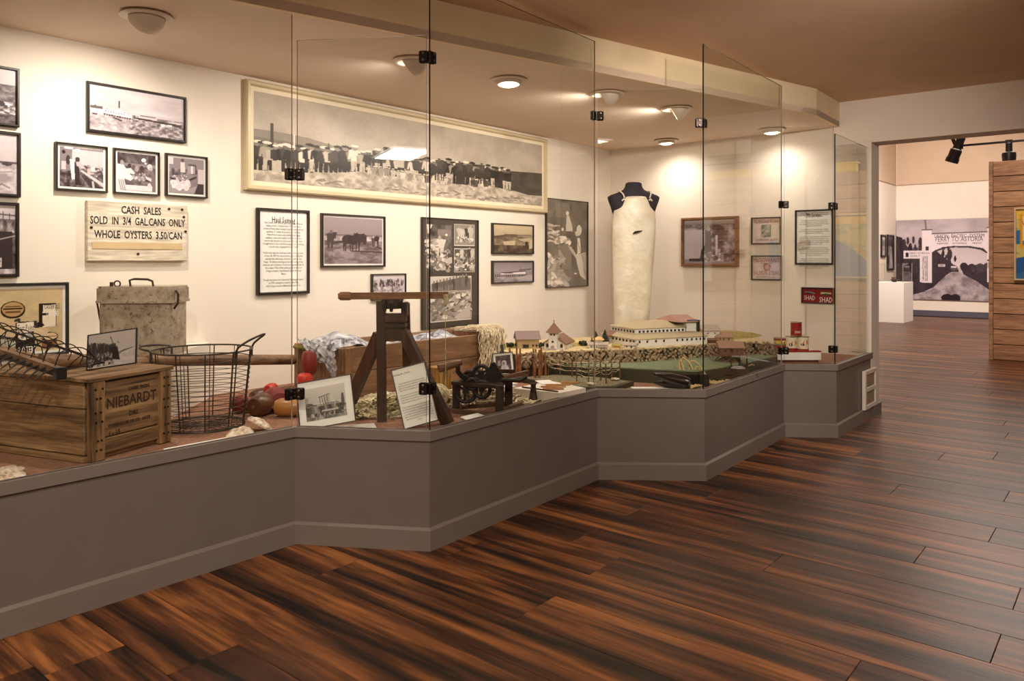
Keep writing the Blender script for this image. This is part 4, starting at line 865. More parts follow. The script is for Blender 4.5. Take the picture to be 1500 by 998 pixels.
L3 = ['In later years the seine was hauled ashore with a', 'winch set on the beach or with teams of horses that', 'walked out in the shallow water and back to the bar.', 'Floats of wood or cork held up the top line of net.', ' ', 'The net was laid out from a flat bottomed seine skiff', 'and had to be mended, tarred and dried by hand each', 'season, a job for the men who lived on the sand bars', 'during the summer fishing months of the salmon run.', ' ', 'The post and beam shown here turned the line, while', 'the iron machine beside it was used to wind new twine', 'onto the needles that the net menders worked with.', 'Lead weights were cast on site to sink the foot line', 'and the catch went by boat to the canneries where it', 'was packed into tins by crews of workers at long', 'benches.']
lettering('\n'.join(L3), .0125, M['greyink'], t, (0, y, -.025), .152)
q = [(722, 521), (747, 518), (753, 545), (728, 548)]
t, y = leaner('mounted_photograph', 'small white bordered photograph standing behind the black net machine', 'picture', q, 5.15, pic_portrait(), .005, .014, .22, math.radians(-6), VIEW_RZ - .05, None, (.14, .15))
MB().box((0, .012, -.02), (.02, .006, .3)).build('easel_back', M['black'], t)
# wire basket
bc = PZ(297, 624, ZD)
bk = thing('wire_basket', 'round wire oyster basket with two loop handles beside the crate', 'basket', (bc[0], bc[1], ZD), VIEW_RZ)
H0, R0b, R1b = .395, .205, .245
M['wire'] = plain('old_wire', rgb(74, 66, 58), .45, .6, noise=.3, nscale=40)
rr = lambda z: R0b + (R1b - R0b) * z / H0
for k in range(13):
    z = .012 + (H0 - .09) * k / 12
    MB().tube([(rr(z) * math.cos(a), rr(z) * math.sin(a), z) for a in np.linspace(0, 2 * PI, 41)[:-1]], .0017, 5, closed=True).build('ring_wire', M['wire'], bk)
for z, r in ((H0, .0045), (H0 - .045, .0025), (.006, .004)):
    MB().tube([(rr(z) * math.cos(a), rr(z) * math.sin(a), z) for a in np.linspace(0, 2 * PI, 49)[:-1]], r, 7, closed=True).build('rim', M['wire'], bk)
for k in range(22):
    a = 2 * PI * (k // 2) / 11 + (k % 2) * .09
    MB().tube([(rr(z) * math.cos(a), rr(z) * math.sin(a), z) for z in (.004, H0)], .0034 if k % 2 == 0 else .0021, 5).build('upright_wire', M['wire'], bk)
m = MB()
for k in range(12):
    a = PI * k / 12; m.tube([(R0b * math.cos(a), R0b * math.sin(a), .008), (-R0b * math.cos(a), -R0b * math.sin(a), .008)], .0024, 5)
for f in (.3, .6, .85): m.tube([(R0b * f * math.cos(a), R0b * f * math.sin(a), .01) for a in np.linspace(0, 2 * PI, 33)[:-1]], .0022, 5, closed=True)
m.build('base_wires', M['wire'], bk, kind='stuff')
for s, up in ((1, .075), (-1, .012)):
    y0 = .12; x0 = math.sqrt(R1b ** 2 - y0 ** 2)
    pts = [(s * x0, -y0, H0 - .05), (s * x0, -y0, H0 + .0)] + [(s * (x0 + .10 * math.sin(f * PI)), -y0 * math.cos(f * PI), H0 + .005 + up * math.sin(f * PI) ** .7) for f in np.linspace(.04, .96, 14)] + [(s * x0, y0, H0), (s * x0, y0, H0 - .05)]
    MB().tube(pts, .0056, 8).build('handle', M['wire'], bk, True)
# shells
def shellmat():
    m, nt, b = newmat('oyster_shell'); b.inputs['Roughness'].default_value = .6
    tc = N(nt, 'ShaderNodeTexCoord'); a = N(nt, 'ShaderNodeTexNoise'); a.inputs['Scale'].default_value = 38; a.inputs['Detail'].default_value = 6; nt.links.new(tc.outputs['Object'], a.inputs['Vector'])
    r = ramp(nt, [(.32, rgb(128, 92, 72)), (.45, rgb(206, 184, 160)), (.65, rgb(236, 222, 204))]); nt.links.new(a.outputs['Fac'], r.inputs['Fac']); nt.links.new(r.outputs['Color'], b.inputs['Base Color'])
    bp = N(nt, 'ShaderNodeBump'); bp.inputs['Strength'].default_value = .8; bp.inputs['Distance'].default_value = .006; nt.links.new(a.outputs['Fac'], bp.inputs['Height']); nt.links.new(bp.outputs['Normal'], b.inputs['Normal']); return m
M['shell'] = shellmat()
def shell(lab, c, s, rz, tilt, seed):
    R = random.Random(seed); m = MB(); nr, na = 7, 26; vs = []; fs = []
    ph = [R.uniform(0, 6) for _ in range(4)]
    for i in range(nr):
        f = i / (nr - 1)
        for k in range(na):
            a = 2 * PI * k / na; rad = s * f * (1 + .18 * math.sin(a * 2 + ph[0]) + .1 * math.sin(5 * a + ph[1]) + .05 * math.sin(11 * a + ph[2]))
            vs.append((rad * 1.25 * math.cos(a), rad * .85 * math.sin(a), s * .34 * (1 - f * f) + s * .05 * math.sin(f * 16 + a) + (s * .05 * math.sin(7 * a + ph[3]) * f)))
    for i in range(nr - 1):
        for k in range(na): fs.append((i * na + k, i * na + (k + 1) % na, (i + 1) * na + (k + 1) % na, (i + 1) * na + k))
    n = len(vs); vs += [(x, y, z * .5 - s * .12) for x, y, z in vs]; fs += [tuple(reversed([j + n for j in f])) for f in fs]
    for k in range(na): a, b = (nr - 1) * na + k, (nr - 1) * na + (k + 1) % na; fs.append((a, b, b + n, a + n))
    m.add(vs, fs); me = m.mesh('oyster_shell', M['shell'], True)
    E_ = Matrix.Rotation(rz, 4, 'Z') @ Matrix.Rotation(tilt, 4, 'X'); low = min((E_ @ v.co).z for v in me.vertices)
    tag(link('oyster_shell', me, None, (c[0], c[1], c[2] - low), E_.to_euler()), lab, 'shell', 'oyster shells along the front rail')
shell('oyster shell lying in front of the wire basket', PZ(352, 641, ZD), .062, .3, .3, 1); shell('bright oyster shell leaning, right of the pair by the basket', PZ(381, 632, ZD), .066, 1.2, .55, 2)
shell('oyster shell at the left edge below the crate, upper one', PZ(6, 696, ZD), .05, .2, .2, 3); shell('white oyster shell at the left edge on the rail side', PZ(14, 706, ZD + .005), .055, .6, .1, 4)
# label cards
def card(lab, u, v, w, d, rz, tilt=0.0, z=ZD + .006):
    c = PZ(u, v, z); t = MB().box((0, 0, .003), (w, d, .006), None, .001).build('label_card', M['white'], None, loc=c, rot=(tilt, 0, rz)); tag(t, lab, 'card', 'white label cards')
card('white label card on the rail in front of the basket', 292, 655, .30, .07, -.04, .25)
card('white label card by the foot of the leaning crowd photograph', 512, 627, .26, .10, VIEW_RZ + .3)
card('white label card in front of the black net machine', 694, 611, .16, .05, -.02, .2)
card('white label card in front of the dark hull', 965, 571, .34, .16, -.85)
# net floats
def floatobj(lab, u, v, tm, L, r, mat, az, tilt=0, z=None):
    m = MB(); prof = [(r * .25, -L / 2), (r * .7, -L * .46), (r * .93, -L * .32), (r, -L * .05), (r, L * .1), (r * .9, L * .33), (r * .66, L * .46), (r * .25, L / 2)]
    m.lathe(prof, 20, (0, 0, 0), Ry(PI / 2)); c = PT(u, v, tm)
    o = m.build('net_float', mat, None, True, loc=(c[0], c[1], z if z is not None else ZD + r), rot=(0, tilt, az)); tag(o, lab, 'float', 'net floats'); MB().tube([(-L * .53, 0, 0), (L * .53, 0, 0)], r * .16, 7).build('cord', M['pole'], o); return o
M['fl_brown'] = plain('brown_float', rgb(96, 58, 34), .35, noise=.4, nscale=9); M['fl_red'] = plain('red_float', rgb(190, 52, 34), .45, noise=.2, nscale=12); M['fl_dred'] = plain('dark_red_float', rgb(122, 32, 26), .5, noise=.3, nscale=10)
M['fl_tan'] = plain('tan_float', rgb(168, 116, 56), .35, noise=.25, nscale=8); M['fl_blue'] = plain('blue_cord', rgb(40, 60, 110), .6)
floatobj('big dark brown net float in front of the pile', 382, 597, 4.22, .15, .062, M['fl_brown'], .45)
floatobj('brown net float with tan end, at the back of the pile', 384, 581, 4.55, .15, .05, M['fl_brown'], .1)
floatobj('bright red net float between two brown ones', 368, 582, 4.32, .07, .036, M['fl_red'], 1.1, z=ZD + .05)
floatobj('dark red net float against the wire basket', 352, 598, 4.3, .10, .05, M['fl_dred'], 1.5)
floatobj('red and dark net float under the glass clip', 404, 592, 4.35, .17, .068, M['fl_dred'], 1.25)
floatobj('grey brown net float behind the clip', 419, 578, 4.45, .15, .06, M['fl_brown'], .3, z=ZD + .07)
floatobj('tan wooden net float lying right of the pile', 427, 603, 4.2, .19, .052, M['fl_tan'], VIEW_RZ + .1)
floatobj('red net float resting on top of the pile', 397, 577, 4.5, .09, .035, M['fl_red'], .5, z=ZD + .10)
# long fish box with boards, plastic sheet, net, floats on its side
M['fishbox'] = wood('fish_box_wood', rgb(92, 66, 46), rgb(146, 110, 78), rgb(178, 142, 106), (1.3, 9, 9), .65, .35, spread=(.3, .55, .8))
M['fishbox_v'] = wood('fish_box_posts', rgb(80, 56, 38), rgb(138, 100, 68), rgb(168, 130, 92), (12, 12, 1.3), .65, .35)
fb = thing('fish_box', 'long open wooden fish box with corner posts under a plastic sheet', 'crate', (2.96, 3.80, ZD), -.045)
BL, BD, BH = 1.40, .47, .318
for z, hh in ((.08, .155), (.238, .155)):
    MB().box((0, 0, 0), (BL, .022, hh), None, .003).build('board', M['fishbox'], fb, loc=(BL / 2, 0, z)); MB().box((0, 0, 0), (BL, .022, hh), None, .003).build('board', M['fishbox'], fb, loc=(BL / 2, BD, z))
for x in (.012, BL - .012): MB().box((0, 0, 0), (.024, BD - .03, BH - .01), None, .003).build('end_board', M['fishbox_v'], fb, loc=(x, BD / 2, BH / 2))
for x, y in ((.035, -.02), (-.012, BD - .02), (BL - .03, -.018)): MB().box((0, 0, 0), (.055, .03, BH), None, .004).build('corner_post', M['fishbox_v'], fb, loc=(x, y, BH / 2))
MB().box((0, 0, 0), (BL - .05, BD - .03, .02)).build('bottom', M['fishbox'], fb, loc=(BL / 2, BD / 2, .02))
MB().box((0, 0, 0), (BL - .06, BD - .05, .05), None, .01).build('packing', M['fl_tan'], fb, loc=(BL / 2, BD / 2, .20), label='tan packing layer inside')
def plastic():
    m, nt, b = newmat('clear_plastic_sheet'); b.inputs['Base Color'].default_value = rgb(206, 206, 216); b.inputs['Roughness'].default_value = .18; b.inputs['Specular IOR Level'].default_value = .8
    tc = N(nt, 'ShaderNodeTexCoord'); a = N(nt, 'ShaderNodeTexNoise'); a.inputs['Scale'].default_value = 16; a.inputs['Detail'].default_value = 5; a.inputs['Distortion'].default_value = 1.4; nt.links.new(tc.outputs['Object'], a.inputs['Vector'])
    r = ramp(nt, [(.35, rgb(84, 82, 88)), (.48, rgb(164, 164, 174)), (.7, rgb(222, 226, 236))]); nt.links.new(a.outputs['Fac'], r.inputs['Fac']); nt.links.new(r.outputs['Color'], b.inputs['Base Color'])
    bp = N(nt, 'ShaderNodeBump'); bp.inputs['Strength'].default_value = .9; bp.inputs['Distance'].default_value = .02; nt.links.new(a.outputs['Fac'], bp.inputs['Height']); nt.links.new(bp.outputs['Normal'], b.inputs['Normal']); return m
M['plastic'] = plastic()
def wr(x, y, s=0): return .5 * math.sin(19 * x + 7 * y + s) + .3 * math.sin(41 * x - 23 * y + 2 + s) + .2 * math.sin(67 * y + 31 * x + s)
nx, ny = 70, 26; Pm = np.zeros((ny, nx, 3))
for j in range(ny):
    for i in range(nx):
        x = -.02 + (BL - .12) * i / (nx - 1); fy = j / (ny - 1); y = .03 + (BD - .07) * fy
        z = BH - .055 + .03 * math.exp(-((x - .95) / .2) ** 2) + .05 * math.exp(-((x - 1.05) / .12) ** 2 - ((fy - .5) / .3) ** 2) + .018 * wr(x, y)
        z += .135 * math.exp(-((x - .13) / .2) ** 2) * (.45 + .55 * math.sin(PI * min(1, fy * 1.1)))
        Pm[j, i] = (x, y, z)
ps = thing('plastic_sheet', 'crumpled clear plastic sheet lying in the long fish box', 'plastic sheet', (2.96, 3.80, ZD), -.045)
link('sheet', gridmesh('sheet', Pm, M['plastic']), ps)
nx, ny = 30, 24; Pm = np.zeros((ny, nx, 3))       # the corner hanging over the near end as a pointed lobe
for j in range(ny):
    fy = j / (ny - 1)
    for i in range(nx):
        fx = i / (nx - 1); w = .42 * (1 - fy) ** .8 + .03; s = (fx - .5) * w + .10 * fy
        # runs over the end/front corner, then drops
        over = min(1, fy * 2.2); px_ = -.045 - .03 * math.sin(fy * PI) + .012 * wr(s * 2, fy, 1) ; py_ = .20 - s - .10 * fy
        pz_ = BH + .035 - .24 * fy ** 1.25 * (1 - .55 * abs(fx - .55)) + .012 * wr(s * 3, fy * .7, 2)
        if py_ < -.02: px_ += (-.02 - py_) * .5
        Pm[j, i] = (px_, py_, pz_)
link('hanging_corner', gridmesh('hanging_corner', Pm, M['plastic']), ps)
MB().tube([(-.06, .06, BH - .19), (-.065, .08, BH - .25), (-.06, .13, BH - .30)], .012, 8).build('tied_end', M['bronze'], ps)
M['moss'] = plain('yellow_green_fabric', rgb(120, 112, 40), .9, noise=.3, nscale=20)
tag(MB().box((0, 0, 0), (.03, .26, .022), None, .008).build('folded_cloth', M['moss'], None, loc=(2.96 - .035, 3.80 + .32, ZD + BH - .02), rot=(0, 0, -.045)), 'yellow green cloth edge under the plastic on the fish box end', 'cloth')
e = floatobj('dark red net float hanging on the end of the fish box', 453, 532, 4.62, .15, .047, M['fl_dred'], 0, PI / 2, z=float(PT(453, 532, 4.62)[2]))
e = floatobj('bright red net float hanging below the dark red one', 447, 560, 4.58, .11, .048, M['fl_red'], .3, PI / 2.4, z=float(PT(447, 560, 4.58)[2]))
M['net'] = plain('natural_twine', rgb(222, 204, 172), .9, noise=.5, nscale=45); M['straw'] = plain('pale_twine', rgb(232, 214, 176), .9, noise=.55, nscale=45)
Rn = random.Random(11)
m = MB()
for k in range(110):
    x = BL - .24 + .26 * Rn.random(); y = -.035 - .02 * Rn.random(); top = BH + .02 + .03 * Rn.random(); L = .14 + .18 * Rn.random() + (.04 if x > BL - .1 else 0)
    pts = [(x + .03 * Rn.random(), y + .22 * Rn.random() + .1, top - .01), (x, y + .04, top + .01), (x + Rn.uniform(-.01, .01), y - .005, top - .02)]; ph = Rn.random() * 6
    for f in np.linspace(.15, 1, 7): pts.append((x + .012 * math.sin(ph + f * 11), y - .012 - .012 * math.sin(ph * 2 + f * 7), top - .02 - L * f))
    m.tube(pts, .0036, 4, cap=False)
nt_ = tag(m.build('fishing_net', M['net'], None, True, loc=(2.96, 3.80, ZD), rot=(0, 0, -.045), kind='stuff', fix=False), 'natural twine net hanging over the right end of the fish box', 'net')
c, w, h = wall_rect([(690, 478), (719, 478.5), (719, 500), (690, 500)], 'back')
t = thing('framed_card', 'small black topped card on the wall just above the net', 'picture', c); panel_parts(t, w, h, .006, .02, M['black'], 0, None, M['white'])
# twine piles
def pile(lab, u, v, rx, ry, hh, n, mat, seed, rz=0.0, name='twine_pile'):
    R = random.Random(seed); m = MB(); c = PZ(u, v, ZD)
    for k in range(n):
        r = math.sqrt(R.random()); a = R.random() * 2 * PI; x, y = rx * r * math.cos(a), ry * r * math.sin(a); z = hh * (1 - r * r) * (.3 + .7 * R.random()) + .006; d = R.random() * 2 * PI; l = .025 + .045 * R.random(); b = R.uniform(-1.2, 1.2); pts = []
        for f in (-1, -.33, .33, 1): pts.append((x + l * f * math.cos(d) - b * l * f * f * math.sin(d), y + l * f * math.sin(d) + b * l * f * f * math.cos(d), max(.004, z + .008 * math.sin(f * 3 + a))))
        m.tube(pts, .0066, 5, cap=False)
    base = [(rx * .9, 0), (rx * .7, hh * .22), (rx * .4, hh * .45), (rx * .15, hh * .55)]; m.lathe(base, 16, sy=ry / rx)
    tag(m.build(name, mat, None, True, loc=c, rot=(0, 0, rz), kind='stuff', fix=False), lab, 'twine')
pile('heap of pale loose twine under the winch stand', 568, 603, .27, .17, .10, 760, M['straw'], 1, -.3)
pile('tangled heap of brown twine behind the black net machine', 697, 588, .30, .14, .09, 470, M['net'], 2, -.2)
def coil(lab, u, v, r0, r1, n, th, mat, z0=ZD, seed=1, sq=1.0, rise=0.0):
    R = random.Random(seed); c = PZ(u, v, z0); pts = []
    for i in range(n * 22):
        a = 2 * PI * i / 22; f = i / (n * 22); r = r0 + (r1 - r0) * (.5 + .5 * math.sin(f * n * 1.7)) + .008 * math.sin(a * 3 + seed); pts.append((r * math.cos(a), r * sq * math.sin(a) + .01 * math.sin(f * 9), th + rise * f + .012 * abs(math.sin(a * 2.5 + f * 20))))
    tag(MB().tube(pts, th, 6).build('rope_coil', mat, None, True, loc=c), lab, 'rope')
coil('loose coil of pale twine beside the net machine leg', 766, 590, .05, .11, 7, .0032, M['straw'], seed=4, sq=.7)
pc = PZ(655, 603, ZD)
bm_ = MB().lathe([(.01, -.058), (.04, -.045), (.058, -.01), (.058, .015), (.04, .046), (.01, .058)], 20)
for k in range(40):
    ax = Vector((rnd.gauss(0, 1), rnd.gauss(0, 1), rnd.gauss(0, 1))).normalized(); xx = ax.orthogonal().normalized(); yy = ax.cross(xx); bm_.tube([(xx * math.cos(a) + yy * math.sin(a)) * .061 for a in np.linspace(0, 2 * PI, 15)[:-1]], .0035, 4, closed=True)
tag(bm_.build('twine_ball', M['straw'], None, True, loc=(pc[0] + .03, pc[1] + .10, ZD + .08), kind='stuff', fix=False), 'ball of pale twine in front of the wooden bucket', 'twine')
# bucket
bp_ = PZ(657, 590, ZD)
bt = thing('wooden_bucket', 'small yellowish wooden bucket beside the net machine handle', 'bucket', (bp_[0] + .06, bp_[1] + .12, ZD), 0)
M['bucket'] = wood('bucket_staves', rgb(120, 84, 40), rgb(176, 130, 68), rgb(200, 156, 92), (14, 14, 1.5), .45, .2)
for k in range(16):
    a = 2 * PI * k / 16; R = Rz(a); MB().box((0, 0, 0), (.012, .0245, .2), None, .002).build('stave', M['bucket'], bt, loc=(.062 * math.cos(a), .062 * math.sin(a), .10), rot=(0, 0, a))
MB().lathe([(.0665, .19), (.0705, .19), (.0705, .2), (.0665, .2)], 30).build('hoop', M['bucket'], bt, True); MB().lathe([(.0685, .05), (.0705, .05), (.0705, .065), (.0685, .065)], 30).build('hoop', M['bronze'], bt, True); MB().lathe([(.001, .012), (.058, .012)], 20, cap=False).build('bottom', M['bucket'], bt)
# winch stand: post head on splayed legs with a crossbeam
M['dkwood'] = wood('dark_stained_wood', rgb(28, 16, 11), rgb(62, 36, 24), rgb(88, 54, 36), (14, 14, 1.3), .5, .2)
M['dkwood_h'] = wood('oiled_beam_wood', rgb(80, 50, 30), rgb(128, 86, 54), rgb(154, 108, 70), (1.3, 14, 14), .45, .2)
TS = 4.10
wc = PT(576, 618, TS); ws = thing('winch_stand', 'dark wooden winch stand on splayed legs with a long crossbeam', 'stand', (wc[0], wc[1], ZD), VIEW_RZ)
def wl(u, v, dy=0.0):     # point in the stand's own square-on plane
    s = TS / FPX; return Vector(((u - 576) * s, dy, CH - (v - V0) * s - ZD))
zb = wl(0, 618)[2]
def wlz(u, v, dy=0.0): p = wl(u, v, dy); return p
fix0 = wl(560, 617)[2]
MB().bar((wl(559.5, 440, -.0).x, -.03, wl(0, 441).z), (wl(561, 0).x, -.03, .0), .042, .045).build('front_post', M['dkwood_h'], ws).data.materials[0] = M['dkwood']
MB().bar((wl(592, 445).x, .05, wl(0, 446).z), (wl(590, 0).x, .22, 0), .045, .04).build('rear_post', M['dkwood'], ws)
for z0_, z1_ in ((459, 472), (473, 480), (481, 499)): MB().box((wl(577, 0).x, 0, (wl(0, z0_).z + wl(0, z1_).z) / 2), (.135, .09, (z1_ - z0_) * TS / FPX * .96), None, .004).build('head_board', M['dkwood'], ws)
MB().bar((wl(555, 497).x, .02, wl(0, 490).z), (wl(498, 0).x, .10, 0), .05, .055).build('leg', M['dkwood'], ws)
MB().bar((wl(592, 497).x, -.02, wl(0, 486).z), (wl(659, 0).x, -.10, 0), .05, .055).build('leg', M['dkwood'], ws)
for x in (556.5, 594): MB().box((wl(x, 0).x, 0, wl(0, 453).z), (.024, .09, .075), None, .004).build('cheek', M['dkwood'], ws)
m = MB(); cx = wl(575.5, 0).x; m.lathe([(.055, wl(0, 452).z), (.058, wl(0, 446).z), (.05, wl(0, 438).z)], 20, (cx, 0, 0)); m.build('iron_cap', M['blackmetal'], ws, True)
for x in (566, 575.5, 594.5): MB().tube([(wl(x, 0).x, -.05, wl(0, 444).z), (wl(x, 0).x, -.055, wl(0, 456).z)], [.014, .008], 8).build('iron_lug', M['blackmetal'], ws)
bz = wl(0, 433.5).z
MB().bar((wl(506, 0).x, -.035, bz), (wl(657, 0).x, -.015, bz + .004), .032, .036).build('crossbeam', M['dkwood_h'], ws)
MB().bar((wl(493, 0).x, .05, bz - .004), (wl(640, 0).x, .03, bz), .03, .03).build('crossbeam', M['dkwood_h'], ws)
MB().lathe([(.005, -.03), (.021, -.03), (.023, -.02), (.023, .02), (.021, .03), (.005, .03)], 10, (wl(508, 0).x, -.035, bz), Ry(PI / 2)).build('beam_collar', M['dkwood_h'], ws)
MB().tube([(wl(654, 0).x, -.02, bz + .01), (wl(654, 0).x, -.02, bz - .03), (wl(652.5, 0).x, -.015, bz - .06)], [.022, .014, .004], 8).build('twine_knot', M['straw'], ws)
MB().tube([(wl(652.5, 0).x, -.015, bz - .05), (wl(653.5, 0).x, -.01, .10)], .0016, 5).build('hanging_line', M['straw'], ws)
MB().box((wl(575, 0).x, 0, bz - .022), (.10, .10, .012)).build('iron_plate', M['blackmetal'], ws)
# net winding machine on its bench
TM = 4.36
nc = PT(703, 600, TM); nm = thing('net_machine', 'black iron net winding machine with wooden crank handle on a low bench', 'machine', (nc[0], nc[1], ZD), VIEW_RZ)
def nl(u, v, dy=0.0): s = TM / FPX; return Vector(((u - 703) * s, dy, CH - (v - V0) * s - ZD))
def nx_(u): return nl(u, 0).x
def nz(v): return nl(0, v).z
M['bench'] = wood('black_bench_wood', rgb(24, 17, 14), rgb(46, 33, 26), rgb(66, 48, 36), (14, 14, 1.5), .5, .2)
for u, dy, v0, w in ((669, -.02, 557, .043), (732.5, -.12, 560, .046), (745, .14, 556, .046), (680, .2, 560, .04)):
    MB().box((0, 0, 0), (w, .04, nz(v0)), None, .003).build('leg', M['bench'], nm, loc=(nx_(u), dy, nz(v0) / 2))
MB().bar((nx_(664), -.035, nz(559)), (nx_(737), -.12, nz(562)), .05, .018).build('rail', M['bench'], nm); MB().bar((nx_(680), .2, nz(557)), (nx_(748), .14, nz(557)), .05, .018).build('rail', M['bench'], nm)
MB().bar((nx_(700), .04, nz(560)), (nx_(742), .0, nz(560)), .20, .016, ).build('bench_top', M['bench'], nm)
M['oldw'] = wood('old_base_wood', rgb(60, 42, 28), rgb(96, 70, 46), rgb(120, 92, 62), (1.4, 14, 14), .7, .3)
for a, b in (((662, -.06), (722, -.17)), ((672, .06), (742, .16)), ((662, -.06), (675, .24)), ((724, -.17), (765, .18))): MB().bar((nx_(a[0]), a[1], .012), (nx_(b[0]), b[1], .012), .03, .022).build('base_rail', M['oldw'], nm)
def wheel(u, v, r, dy, name='gear_wheel', sp=5, th=.018):
    m = MB(); c = Vector((nx_(u), dy, nz(v)))
    m.tube([c + Vector((r * math.cos(a), 0, r * math.sin(a))) for a in np.linspace(0, 2 * PI, 25)[:-1]], th * .62, 8, closed=True)
    m.lathe([(.018, -.02), (.018, .02)], 12, c, Rx(PI / 2))
    for k in range(sp): a = 2 * PI * k / sp + .4; m.bar(c, c + Vector((r * math.cos(a), 0, r * math.sin(a))), .012, .012, (0, 1, 0))
    m.build(name, M['blackmetal'], nm, True)
wheel(683, 571, .060, -.05, sp=3); wheel(705, 546, .042, -.02, sp=3); wheel(706.5, 568, .045, -.06, sp=3); wheel(687, 553, .03, .02, sp=4); wheel(692, 560, .028, -.07, 'gear_wheel', 3)
m = MB(); m.extr([(nx_(702), nz(556)), (nx_(713), nz(545)), (nx_(720), nz(531)), (nx_(725), nz(530)), (nx_(729), nz(537)), (nx_(742), nz(557))], -.03, -.012); m.build('side_frame', M['blackmetal'], nm)
m = MB(); m.extr([(nx_(706), nz(556)), (nx_(718), nz(543)), (nx_(726), nz(538)), (nx_(740), nz(557))], .05, .065); m.build('side_frame', M['blackmetal'], nm)
MB().bar((nx_(676), -.02, nz(560)), (nx_(742), -.02, nz(556)), .07, .022).build('bed_plate', M['blackmetal'], nm)
m = MB(); 
for k in range(7): m.lathe([(.024, -.005), (.027, 0), (.024, .005)], 12, (nx_(709) + k * .008, -.01 + k * .006, nz(555)), Ry(PI / 2))
m.build('spool', M['blackmetal'], nm, True)
MB().tube([(nx_(685), -.05, nz(553)), (nx_(677), -.07, nz(548)), (nx_(672), -.08, nz(541)), (nx_(672.5), -.08, nz(534))], [.016, .015, .014, .013], 10).build('crank_arm', M['blackmetal'], nm, True)
MB().tube([(nx_(676.5), -.06, nz(529)), (nx_(668), -.08, nz(530.5)), (nx_(652), -.10, nz(534.5)), (nx_(645), -.11, nz(536))], [.016, .021, .024, .024], 14).build('crank_handle', M['dkwood_h'], nm, True)
MB().lathe([(.014, -.006), (.017, .006)], 12, (nx_(676), -.06, nz(529)), Ry(PI / 2)).build('handle_end', M['blackmetal'], nm, True)
for a, b, mt in (((733, .02, 556), (775, .08, 548), 'dkwood_h'), ((735, -.04, 558), (772, -.02, 553), 'dkwood'), ((734, .05, 546), (752, .1, 548), 'dkwood')): MB().bar((nx_(a[0]), a[1], nz(a[2])), (nx_(b[0]), b[1], nz(b[2])), .026, .022).build('wooden_arm', M[mt], nm)
MB().tube([(nx_(687), -.06, nz(575)), (nx_(688.5), -.06, nz(594))], .004, 6).build('iron_pin', M['blackmetal'], nm)
MB().tube([(nx_(735), -.06, nz(554)), (nx_(762), -.04, nz(556)), (nx_(771), -.03, nz(550))], .011, 8).build('iron_rod', M['blackmetal'], nm, True)
# small iron sounding weight
wp = PZ(785, 589, ZD)
m = MB().lathe([(.03, 0), (.034, .008), (.026, .022), (.018, .07), (.015, .098), (.019, .102), (.019, .112), (.004, .114)], 12, (0, 0, 0)); 
t = tag(m.build('iron_weight', M['bronze'], None, True, loc=(wp[0], wp[1] + .02, ZD)), 'small tapered iron weight in front of the white needle tray', 'weight'); MB().box((0, 0, .004), (.10, .07, .008), None, .002).build('base_plate', M['bronze'], t)
# white tray with net needles
tr = thing('needle_tray', 'low white display block carrying wooden net needles', 'display block', (3.72, 2.72, ZD), 0)
TZ = .062
TP = [PZ(u, v, ZD + TZ) for u, v in ((820, 576), (858, 568.5), (806, 558), (752, 569))]
pp = [(float(p[0]) - 3.72, float(p[1]) - 2.72) for p in TP]
MB().prism(pp, 0, TZ).build('block', M['plinth'], tr)
def onblk(u, v, z=TZ): p = PZ(u, v, ZD + z); return Vector((p[0], p[1], ZD + z))
M['needle'] = wood('needle_wood', rgb(150, 96, 50), rgb(190, 134, 80), rgb(210, 160, 104), (1.5, 20, 20), .4, .1)
for k, (a, b, lab, mt) in enumerate((((795, 570.5), (826, 571), 'long wooden net needle at the front of the tray', 'needle'), ((792, 567.5), (829, 568), 'wooden net needle in the middle of the tray', 'needle'), ((799, 564.8), (836, 565), 'pale wooden net needle behind the middle one', 'needle'), ((822, 561.5), (850, 561.8), 'wide tan net needle at the back of the tray', 'fl_tan'), ((765, 568.2), (818, 575), 'thin dark net needle along the front edge of the tray', 'bronze'))):
    A, B = onblk(*a), onblk(*b); L = (B - A).length; w = (.03, .03, .03, .06, .012)[k]
    m = MB().prism([(-L / 2, -w * .4), (L * .3, -w / 2), (L / 2, 0), (L * .3, w / 2), (-L / 2, w * .4)], 0, .007); d = B - A
    tag(m.build('net_needle', M[mt], None, loc=(A + B) / 2 + Vector((0, 0, .001)), rot=(0, 0, math.atan2(d.y, d.x))), lab, 'net needle', 'net needles on the white tray')
card('white label card at the left corner of the needle tray', 741, 567, .10, .07, -.5, 0, ZD + .07); card('pale card lying at the back left of the needle tray', 800, 561, .10, .16, -.6, 0, ZD + TZ)
tag(MB().box((0, 0, .033), (.12, .09, .066), None, .002).build('small_block', M['plinth'], None, loc=PZ(742, 577, ZD)), 'small white block left of the needle tray under a card', 'display block')
# ------------------------------------------------------------------ harbour diorama at the far end of the case
ZW, ZG = .64, .73
def mottled(name, cs, sc, rough=.9, bump=.3):
    m, nt, b = newmat(name); b.inputs['Roughness'].default_value = rough; tc = N(nt, 'ShaderNodeTexCoord'); a = N(nt, 'ShaderNodeTexNoise'); a.inputs['Scale'].default_value = sc; a.inputs['Detail'].default_value = 6; nt.links.new(tc.outputs['Object'], a.inputs['Vector'])
    r = ramp(nt, [(.3 + .4 * i / (len(cs) - 1), c) for i, c in enumerate(cs)]); nt.links.new(a.outputs['Fac'], r.inputs['Fac']); nt.links.new(r.outputs['Color'], b.inputs['Base Color'])
    bp = N(nt, 'ShaderNodeBump'); bp.inputs['Strength'].default_value = bump; bp.inputs['Distance'].default_value = .004; nt.links.new(a.outputs['Fac'], bp.inputs['Height']); nt.links.new(bp.outputs['Normal'], b.inputs['Normal']); return m
